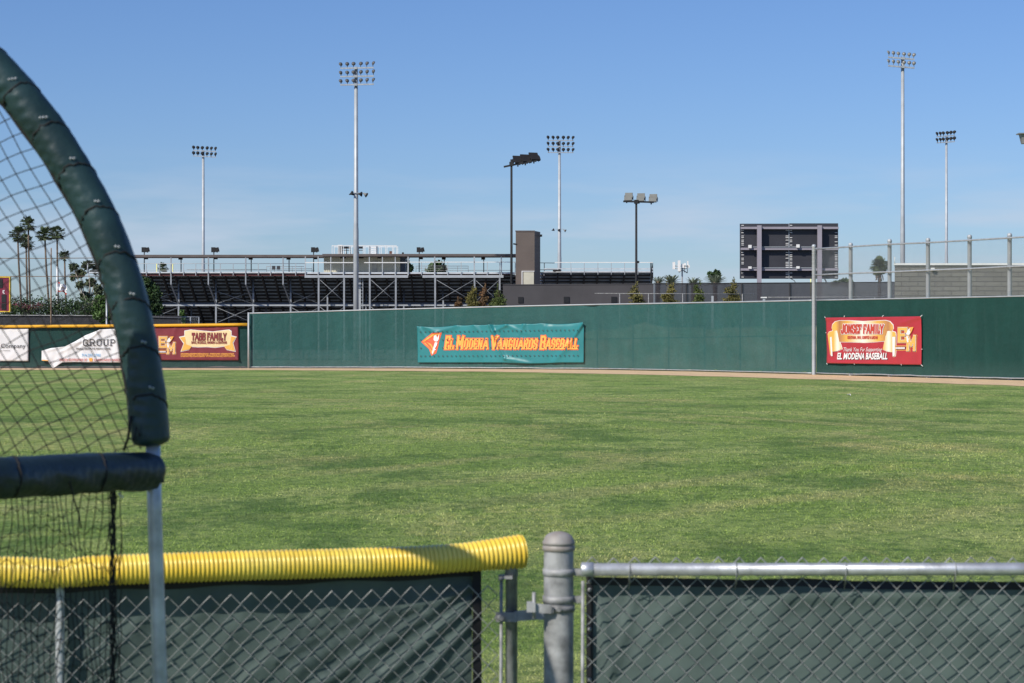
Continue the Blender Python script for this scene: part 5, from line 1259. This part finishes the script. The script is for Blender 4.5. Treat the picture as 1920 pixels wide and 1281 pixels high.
for px in (1180, 1380, 1585, 1790, 1995, 2200):
    x = X(px,7.3); mb.tube([(x-.001, 7.3+.02, RZ-.07)]+[(x+.003*math.sin(a)*0, 7.3-.0245*math.cos(R(a)), RZ-.0245*math.sin(R(a))*-1) for a in range(-60, 200, 20)]+[(x+.006, 7.33, RZ-.045)], .0017, 6)
    mb.tube([(x, 7.278, RZ+.004), (x-.002, 7.279, RZ-.03), (x+.004, 7.315, RZ-.052)], .0017, 6)
mb.split('tie_wire', M['wire'], nf, 2)
mb = MB(); mb.tube([(X(1091,7.31), 7.315, .02), (X(1093,7.31), 7.315, Z(1090,7.31))], .0065, 6); mb.build('tension_bar', M['galv_old'], nf)
yF = 7.3+.062
rf = [(X(1120,7.36)+.01, 0.83, X(1145,7.36), .60, .014, .015), (X(1190,7.36), .87, X(1150,7.36), .62, .01, .012), (X(1300,7.36), .90, X(1200,7.36), .66, .006, .03), (X(1480,7.36), .87, X(1800,7.36), .88, .012, .03)]
def hemtop(px): return interp(px, [(1100,1081),(1250,1083),(1400,1086),(1500,1083),(1600,1088),(1700,1089),(1900,1090),(2700,1090)])
pxs = frange(1104, 2700, 9)
def ffn(hem):
    def f(u, v):
        px = pxs[int(u)]; x = X(px, yF); zt = Z(hemtop(px)+.8, yF)
        z = (zt-.028+.028*v if hem else .05+(zt-.024-.05)*v)
        return (x, yF+wrinkle(x, z, rf)*-1-(.003 if hem else 0), z)
    return f
mb = MB(); mb.grid(ffn(False), range(len(pxs)), lin(0, 1, 46)); mb.build('windscreen', M['near_screen'], nf)
mb = MB(); mb.grid(ffn(True), range(len(pxs)), lin(0, 1, 4)); mb.build('hem_tape', M['hem'], nf)
mb = MB(); mb.grid(lambda u, v: (X(1099+13*u, yF), yF-.006+.003*math.sin(v*30+u*2), .05+(Z(1081, yF)-.05)*v), lin(0, 1, 5), lin(0, 1, 40)); o = mb.build('side_hem', M['hem'], nf)
mb = MB()
for z in (Z(1107,7.34), Z(1181,7.34), Z(1276,7.34), Z(1092,7.34)): mb.lathe([(.001,-.002),(.007,-.002),(.007,.0),(.003,.001)], (X(1106,7.34), yF-.011, z), 10, Matrix.Rotation(R(90), 3, 'X'))
mb.split('grommet', M['galv_old'], nf)
# gate post
gp = thing('gate_post', 'thick weathered galvanized fence post with rusty domed cap at the gate', 'post', (X(1047,7.4), 7.4, 0))
cx, r = X(1047.5,7.4), .0515; zt = Z(1022,7.4)
mb = MB(); mb.lathe([(r, 0), (r, zt)], (cx, 7.4, 0), 32); mb.build('shaft', M['galv_old'], gp)
M['cap'] = mat('rusty_cap', (.34, .34, .34), .6, .1, 0, 13, .1, 60, col2=(.29, .25, .22), detail=6)
mb = MB(); mb.lathe([(r+.001, zt-.02), (r+.005, zt-.018), (r+.005, zt-.004), (r+.001, zt), (r+.001, zt+.002), (r+.0055, zt+.003), (r+.005, zt+.010), (r*1.0, zt+.020), (r*.9, zt+.031), (r*.68, zt+.040), (r*.35, zt+.046), (.001, zt+.048)], (cx, 7.4, 0), 32); mb.build('dome_cap', M['cap'], gp)
for yb in (1072.5, 1123.5):
    zc = Z(yb,7.4); mb = MB(); mb.lathe([(r, zc-.012), (r+.004, zc-.011), (r+.004, zc+.011), (r, zc+.012)], (cx, 7.4, 0), 32)
    mb.box(cx+r+.0, cx+r+.035, 7.385, 7.389, zc-.012, zc+.012); mb.box(cx+r+.0, cx+r+.035, 7.395, 7.399, zc-.012, zc+.012)
    mb.tube([(cx+r+.022, 7.368, zc), (cx+r+.022, 7.408, zc)], .007, 6); mb.build('brace_band', M['galv_old'], gp)
zc = Z(1140,7.4); mb = MB(); mb.lathe([(r+.0005, zc-.0105), (r+.0045, zc-.0105), (r+.0045, zc+.0105), (r+.0005, zc+.0105)], (cx, 7.4, 0), 32)
mb.tube([(cx+.0, 7.4-r-.012, zc+.002), (cx+.0, 7.4-r+.02, zc+.002)], .0085, 8)
mb.bar((cx-r*.5, 7.335, zc+.003), (cx-r-.052, 7.335, zc+.010), .008, .03); mb.bar((cx-.02, 7.342, zc), (cx-r*.7, 7.338, zc), .012, .02)
mb.build('hinge_strap', M['galv_old'], gp)
mb = MB(); mb.tube([(cx-r-.035, 7.336, zc-.03), (cx-r-.035, 7.336, zc+.062)], .0062, 8); mb.obox((cx-r-.045, 7.334, zc+.012), (.03, .034, .034)); mb.build('hinge_pin', M['galv_old'], gp)

# gate panel with yellow tube
def GD(px): return 7.2+.55*px/960
gt = thing('gate', 'chain link gate panel with wrinkled green screen under the yellow corrugated tube', 'gate', (X(500, GD(500)), GD(500), 0))
A = Vector((X(-500, GD(-500)), GD(-500), 0)); Bp = Vector((X(959, GD(959)), GD(959), 0)); GL_ = (Bp-A).length; gdir = (Bp-A)/GL_; gn = Vector((gdir.y, -gdir.x, 0))
def gpt(px, z, off=0):  # point on the gate line, off towards the camera
    rx = (px-960)/F; t_ = (A.x*gdir.y-A.y*gdir.x)/(rx*gdir.y-gdir.x); p = Vector((rx*t_, t_, z)); return p+gn*off
GZ = Z(1056, GD(600))
mb = MB(); mb.tube([gpt(-480, GZ-.01), gpt(300, GZ-.005), gpt(957, GZ+.0)], .019, 12); mb.build('top_rail', M['galv'], gt)
mb = MB(); s_ = gpt(959, 0); mb.lathe([(.0215, 0), (.0215, Z(1080, 7.75)), (.024, Z(1080, 7.75)), (.024, GZ+.02), (.001, GZ+.03)], s_, 20); mb.build('end_stile', M['galv_old'], gt)
mb = MB(); mb.tube([gpt(936.5, .02, .012), gpt(938, Z(1085, 7.7), .012)], .0068, 6); mb.build('tension_bar', M['galv_old'], gt)
mb = MB(); c_ = gpt(948, Z(1081, 7.75), 0); mb.obox(c_, (.05, .05, .012)); mb.tube([gpt(932, Z(1083,7.75), .02), gpt(940, Z(1083,7.75), .02)], .008, 8); mb.build('top_band', M['galv_old'], gt)
c_ = gpt(950, Z(1157, 7.72), 0); mb = MB()
mb.lathe([(.0225, -.013), (.0268, -.013), (.0268, .013), (.0225, .013)], Vector((s_.x, s_.y, c_.z)), 20)
mb.obox(gpt(945, Z(1157, 7.72), .026), (.075, .012, .034)); mb.tube([gpt(933, Z(1157,7.72), .0), gpt(933, Z(1157,7.72), .045)], .011, 8)
mb.bar(gpt(960, Z(1157,7.7), .03), gpt(1010, Z(1159,7.6), .06), .014, .036); mb.obox(gpt(1005, Z(1158,7.6), .055), (.022, .03, .045)); mb.build('latch_fork', M['galv_old'], gt)
mb = MB()
o0 = gpt(-500, 0, .0); o1 = gpt(946, 0, .0)
chain_world(mb, o0, o1, .03, lambda t: .872+.004*math.sin(t*30), .0722, .0021, 7, .0032, .012); mb.build('chain_link', M['wire'], gt)
gx = lambda px: (gpt(px, 0)-A).dot(gdir)
def fold(px0, y0, px1, y1, amp, wd): return (gx(px0), Z(y0, GD(px0)), gx(px1), Z(y1, GD(px1)), amp, wd)
gf = [fold(870,1110,600,1290,0.0150,0.0231), fold(890,1130,700,1290,0.0150,0.0210), fold(800,1115,560,1260,0.0090,0.0273), fold(890,1170,780,1290,0.0135,0.0168), fold(640,1130,470,1290,0.0050,0.0315), fold(480,1120,380,1290,0.0050,0.0315),
      fold(330,1110,180,1250,0.0050,0.0263), fold(420,1115,330,1200,0.0042,0.0210), fold(890,1100,760,1150,0.0105,0.0147), fold(230,1120,120,1290,0.0050,0.0210), fold(740,1120,520,1240,0.0059,0.0126), fold(560,1180,440,1300,0.0059,0.0147)]
gus = lin(gx(-480), gx(892), 240)
def gfn(u, v):
    x = u; z = .05+(.925-.05)*v; p = A+gdir*x; w_ = wrinkle(x, z, gf, .006)
    return p+gn*(-.045+w_)+Vector((0, 0, z))
mb = MB(); mb.grid(gfn, gus, lin(0, 1, 70)); mb.build('windscreen', M['near_screen'], gt)
mb = MB(); mb.grid(lambda u, v: gpt(889+17*u, .04+(.93-.04)*v, -.02+.003*math.sin(v*25)), lin(0, 1, 4), lin(0, 1, 30)); mb.build('side_hem', M['hem'], gt)
mb = MB(); mb.grid(lambda u, v: gpt(-480+(892+480)*u, .895+.03*v+.004*math.sin(u*40), -.034), lin(0, 1, 80), lin(0, 1, 3)); mb.build('hem_tape', M['hem'], gt)
mb = MB(); pq = gpt(113, 0, -.01); mb.lathe([(.0155, 0), (.0155, GZ)], pq, 14); mb.build('middle_stile', M['galv_pale'], gt)
# corrugated tube
yt = thing('corrugated_tube', 'bright yellow corrugated plastic tube capping the gate rail at lower left', 'pipe', tuple(gpt(500, GZ)))
TP = [(-480,1082),(0,1074),(60,1075),(113,1078),(170,1072),(300,1067),(450,1062.5),(600,1059),(700,1056.5),(800,1053),(880,1047),(930,1042),(965,1038.5),(984,1036.5)]
pts = []; rr = []
px = -480.0; i = 0
while px <= 979:
    y_ = interp(px, TP)-3.2; rib = .5+.5*math.cos(i*2*math.pi/6); base = .0535
    if px > 860: base += .0115*((px-860)/125)**1.3
    base -= .004*math.exp(-((px-113)/25)**2)
    pts.append(gpt(px, Z(y_, GD(px)), .004)); rr.append(base-.0062*(1-rib**.6)); px += 8.4/6; i += 1
mb = MB(); mb.tube(pts, rr, 28, False); n0 = len(pts)
e = pts[-1]; dr = (pts[-1]-pts[-8]).normalized()
rad = rr[-1]; mb.tube([e-dr*.0, e+dr*.001, e-dr*.03, e-dr*.12], [rad, rad-.003, rad-.009, rad-.011], 28, False)
mb.build('corrugated_skin', M['yellow'], yt)

# ---------------------------------------------------------------- padded screen frame
sc_ = thing('padded_screen_frame', 'arched pipe practice screen wrapped in dark green padding at the left edge', 'practice screen', (X(316,6), 6.0, 0))
CP = [(284,836,6.0),(281,800,6.0),(277,750,6.0),(268,690,6.0),(256,625,6.0),(240,560,6.0),(221,497,6.0),(198,435,6.0),(170,378,6.0),(138,322,6.0),(100,262,6.0),(58,205,6.0),(12,150,6.0),(-40,98,6.0),(-100,50,6.0),(-170,10,6.0),(-260,-25,6.0),(-360,-45,6.0),(-460,-50,6.0),(-640,-30,6.0),(-800,30,6.0),(-960,160,6.0),(-1080,330,6.0),(-1160,520,6.0),(-1190,700,6.0)]
arch = [P(*c) for c in CP]
def smooth_path(ps, k=2):
    for _ in range(k):
        q = [ps[0]]
        for a, b in zip(ps, ps[1:]): q += [a.lerp(b, .25), a.lerp(b, .75)]
        q.append(ps[-1]); ps = q
    return ps
archs = smooth_path(arch, 2)
def resample(ps, step):
    out = [ps[0]]; acc = 0; 
    for a, b in zip(ps, ps[1:]):
        L = (b-a).length; t_ = step-acc
        while t_ <= L: out.append(a.lerp(b, t_/L)); t_ += step
        acc = L-(t_-step)
    return out
ar = resample(archs, .008)
def padding(path, r, m, name, cords_at, parent, seams=True, n=30):
    N = len(path); vs = []; up = None; fr = []
    for i, p in enumerate(path):
        d_ = (path[min(i+2, N-1)]-path[max(i-2, 0)]).normalized()
        b = Vector((0,-1,0)); a = d_.cross(b).normalized(); b = a.cross(d_).normalized(); fr.append((p, a, b, d_))
    for i, (p, a, b, d_) in enumerate(fr):
        s_ = i*.008; endf = min(1, min(i, N-1-i)/3+.55)
        for k in range(n):
            t_ = 2*math.pi*k/n; rad = r*endf
            for c_ in cords_at:
                # crease where the cord bites, running diagonally round the pad
                ph = (t_-math.pi*1.0); off = s_-c_-.035*math.sin(t_)
                rad -= .0016*math.exp(-(off/.009)**2)
                if off > 0: rad += .0014*math.exp(-((off-.03)/.02)**2)*math.sin(t_*3+c_*9)
            rad += .0018*(vnoise(s_*13, t_*1.6+seedp)-.5)*2+.0062*max(0, math.sin(t_-.73))**2*(vnoise(s_*60+t_*9, t_*1.1+7)-.5)*2+.0012*(vnoise(s_*90, t_*5)-.5)
            vs.append(p+(a*math.cos(t_)+b*math.sin(t_))*rad)
    mb = MB(); mb.add(vs, [(i*n+k, i*n+(k+1) % n, (i+1)*n+(k+1) % n, (i+1)*n+k) for i in range(N-1) for k in range(n)], True)
    mb.f.append(tuple(range(n))[::-1]); mb.f.append(tuple((N-1)*n+k for k in range(n))); mb.sm += [False, False]
    pad = mb.build(name, m, parent)
    mb = MB(); riv = MB()
    for c_ in cords_at:
        pts = []
        for k in range(41):
            t_ = 2*math.pi*k/40; s_ = c_+.035*math.sin(t_); i = int(s_/.008)
            if 0 <= i < N: p, a, b, d_ = fr[i]; pts.append(p+(a*math.cos(t_)+b*math.sin(t_))*(r-.0005))
        if len(pts) > 5: mb.tube(pts, .0026, 6, False)
        i = int((c_+.045)/.008)
        if seams and i < N:
            p, a, b, d_ = fr[i]
            for kk in range(2 if hsh(c_) < .6 else 3): t_ = 1.05+.14*kk; riv.lathe([(.001,.003),(.003,.002),(.004,0)], p+(a*math.cos(t_)+b*math.sin(t_))*(r+.0015)+d_*.004*kk, 8, Matrix.Rotation(R(90), 3, 'X'))
    mb.split('lacing', M['cord'], pad)
    if seams and riv.v: riv.build('rivets', M['galv_pale'], pad)
    return fr
seedp = 3.3
cords = [.115+.135*k for k in range(30)]
arf = padding(ar, .0535, M['pad_green'], 'arch_padding', cords, sc_)
# bare upright below the padding
mb = MB(); mb.tube([Vector((X(318,6), 6.0, 0)), P(300, 1281, 6.0), P(290, 960, 6.0), P(286, 800, 6.0)], .0205, 18); mb.build('upright_pipe', M['rail_steel'], sc_)
mb = MB(); mb.tube([P(-1190, 690, 6.0), Vector((X(-1200,6), 6.0, 0))], .0205, 14); mb.build('upright_pipe', M['rail_steel'], sc_)
# cross bar padding
cb0, cb1 = P(289, 883, 6.02), P(-700, 915, 4.7)
seedp = 8.1
path = resample([cb0, P(150, 888, 5.72), P(0, 896, 5.42), P(-250, 905, 5.1), cb1], .008)
padding(path, .0535, M['shaded_navy_vinyl'], 'crossbar_padding', [.26, .62, .95], sc_, False)
shade_wing = resample(smooth_path([Vector(q) for q in [(-1.95,4.95,0),(-1.85,5.05,.8),(-1.74,5.2,1.6),(-1.62,5.33,2.1),(-1.52,5.38,2.32),(-1.53,5.2,2.55),(-1.6,4.7,2.72),(-1.7,4.0,2.75),(-1.8,3.3,2.6)]], 2), .008)  # unseen wing of the frame, added and bent to shade the arch foot
seedp = 5.5
padding(shade_wing, .0535, M['pad_green'], 'shade_wing_padding', [.3+.27*k for k in range(14)], sc_, False, 20)
# frayed end cords
mb = MB()
mb.tube([P(246,780,5.96), P(243,800,5.96), P(240,822,5.96), P(232,845,5.97)], .004, 6); mb.tube([P(240,822,5.96), P(252,824,5.94), P(256,800,5.94), P(262,818,5.94)], .003, 6)
mb.tube([P(120,880,5.6), P(131,905,5.6), P(138,935,5.62), P(148,965,5.64), P(152,990,5.66)], .0024, 6)
mb.split('loose_cord', M['cord'], sc_)
# edge rope along inner side of the arch
mb = MB(); rope = []
for i in range(6, min(len(arf), 330), 4):
    p, a, b, d_ = arf[i]; s = -1 if (p+a*.1-Vector((-2, 6, 1.7))).length > (p-Vector((-2, 6, 1.7))).length else 1
    rope.append(p+a*s*(.055+.0015*math.sin(i*1.3))+b*.0)
mb.tube(rope, [.0042+.0012*hsh(i) for i in range(len(rope))], 7); mb.build('edge_rope', M['cord'], sc_)
# nets
def in_poly(x, y, poly):
    c = False; n = len(poly); j = n-1
    for i in range(n):
        if (poly[i][1] > y) != (poly[j][1] > y) and x < (poly[j][0]-poly[i][0])*(y-poly[i][1])/(poly[j][1]-poly[i][1])+poly[i][0]: c = not c
        j = i
    return c
inner = [(266,845),(266,790),(260,720),(246,650),(227,575),(202,505),(171,430),(132,362),(87,295),(42,238),(-18,179),(-100,137),(-200,97),(-330,70),(-460,75),(-460,860),(-200,860),(0,856)]
def node(i, j):
    # warped lattice in metres on the net's own sheet
    x = -250+i*17.5+j*27.0; y = 80+i*29.5-j*11.5
    f = max(0, min(1, (y-420)/380)); x2 = x*(1-.0*f)-f*6*math.sin(y*.02)+3*math.sin(i*.9+j*.5); y2 = y+3.0*math.sin(i*.7+j*1.1)+f*8*math.sin(j*.35)
    # cells narrow towards the foot of the arch
    x2 = 250-(250-x2)*(1-.22*f)
    return x2, y2
mb = MB()
def netline(pts):
    run = []
    for q in pts:
        if in_poly(q[0], q[1], inner): run.append(P(q[0], q[1], 6.03+.03*math.sin(q[0]*.013)*math.sin(q[1]*.009)))
        else:
            if len(run) > 1: mb.tube(run, .0015, 4, False)
            run = []
    if len(run) > 1: mb.tube(run, .0015, 4, False)
def sub(fn, a, b):
    out = []
    for k in range(a*5, b*5): out.append(fn(k/5))
    return out
def nd(i, j):
    i0, j0 = math.floor(i), math.floor(j); a = node(i0, j0); fi, fj = i-i0, j-j0
    b = node(i0+1, j0) if fi else node(i0, j0+1); f = fi or fj
    return (a[0]+(b[0]-a[0])*f, a[1]+(b[1]-a[1])*f)
for j in range(-50, 60): netline(sub(lambda i, j=j: nd(i, j), -50, 60))
for i in range(-50, 60): netline(sub(lambda j, i=i: nd(i, j), -50, 60))
for i in range(-50, 60):
    for j in range(-50, 60):
        q = node(i, j)
        if in_poly(q[0], q[1], inner): mb.lathe([(.001,-.003),(.0028,0),(.001,.003)], P(q[0], q[1], 6.03+.03*math.sin(q[0]*.013)*math.sin(q[1]*.009)), 5)
net1 = mb.build('arch_net', M['cord'], sc_)
mb = MB()
NX = 44
def low(i, y):
    x = 224-i*11.5-(3.5*math.sin(y*.035+i*.8)+5*math.sin(y*.012+i*.37))-i*.0*y; return P(x, y, 5.93-.0018*i*6+.03*math.sin(i*.6+y*.01))
for i in range(NX):
    mb.tube([low(i, y) for y in range(915, 1500, 16)], .0014, 4, False)
for k in range(17):
    mb.tube([low(i, 930+k*33+9*math.sin(i*.55+k*1.9)+(5 if i % 2 else -5)) for i in range(NX)], .0014, 4, False)
mb.build('lower_net', M['cord'], sc_)
mb = MB()
for s_ in range(7):
    mb.tube([P(213+3*math.sin(y*.04+s_*1.7)+s_*.9-4+(2.5*math.sin(y*.11+s_)), y, 5.92+.004*s_) for y in range(915, 1500, 9)], .0016+.0008*hsh(s_), 5)
mb.tube([P(226+2*math.sin(y*.07), y, 5.93) for y in range(1000, 1500, 14)], .0013, 4)
mb.build('gathered_net_edge', M['cord'], sc_)
mb = MB(); mb.tube([P(222,924,5.9), P(226,928,5.9), P(230,934,5.9)], .0035, 6); mb.build('white_knot', M['ink_white'], sc_)

# scrap of paper on the grass
d = CAMH*F/(742-HY); mb = MB(); mb.grid(lambda u, v: (X(1589+6*u, d), d+v*.25-.1, .03+.03*math.sin(u*5+v*3)), lin(0, 1, 5), lin(0, 1, 4)); o = mb.build('paper_scrap', M['ink_white']); tag(o, 'tiny pale scrap of litter lying on the grass at right', 'litter')

for o in list(bpy.data.objects):
    if o.get('world_parts'): del o['world_parts']
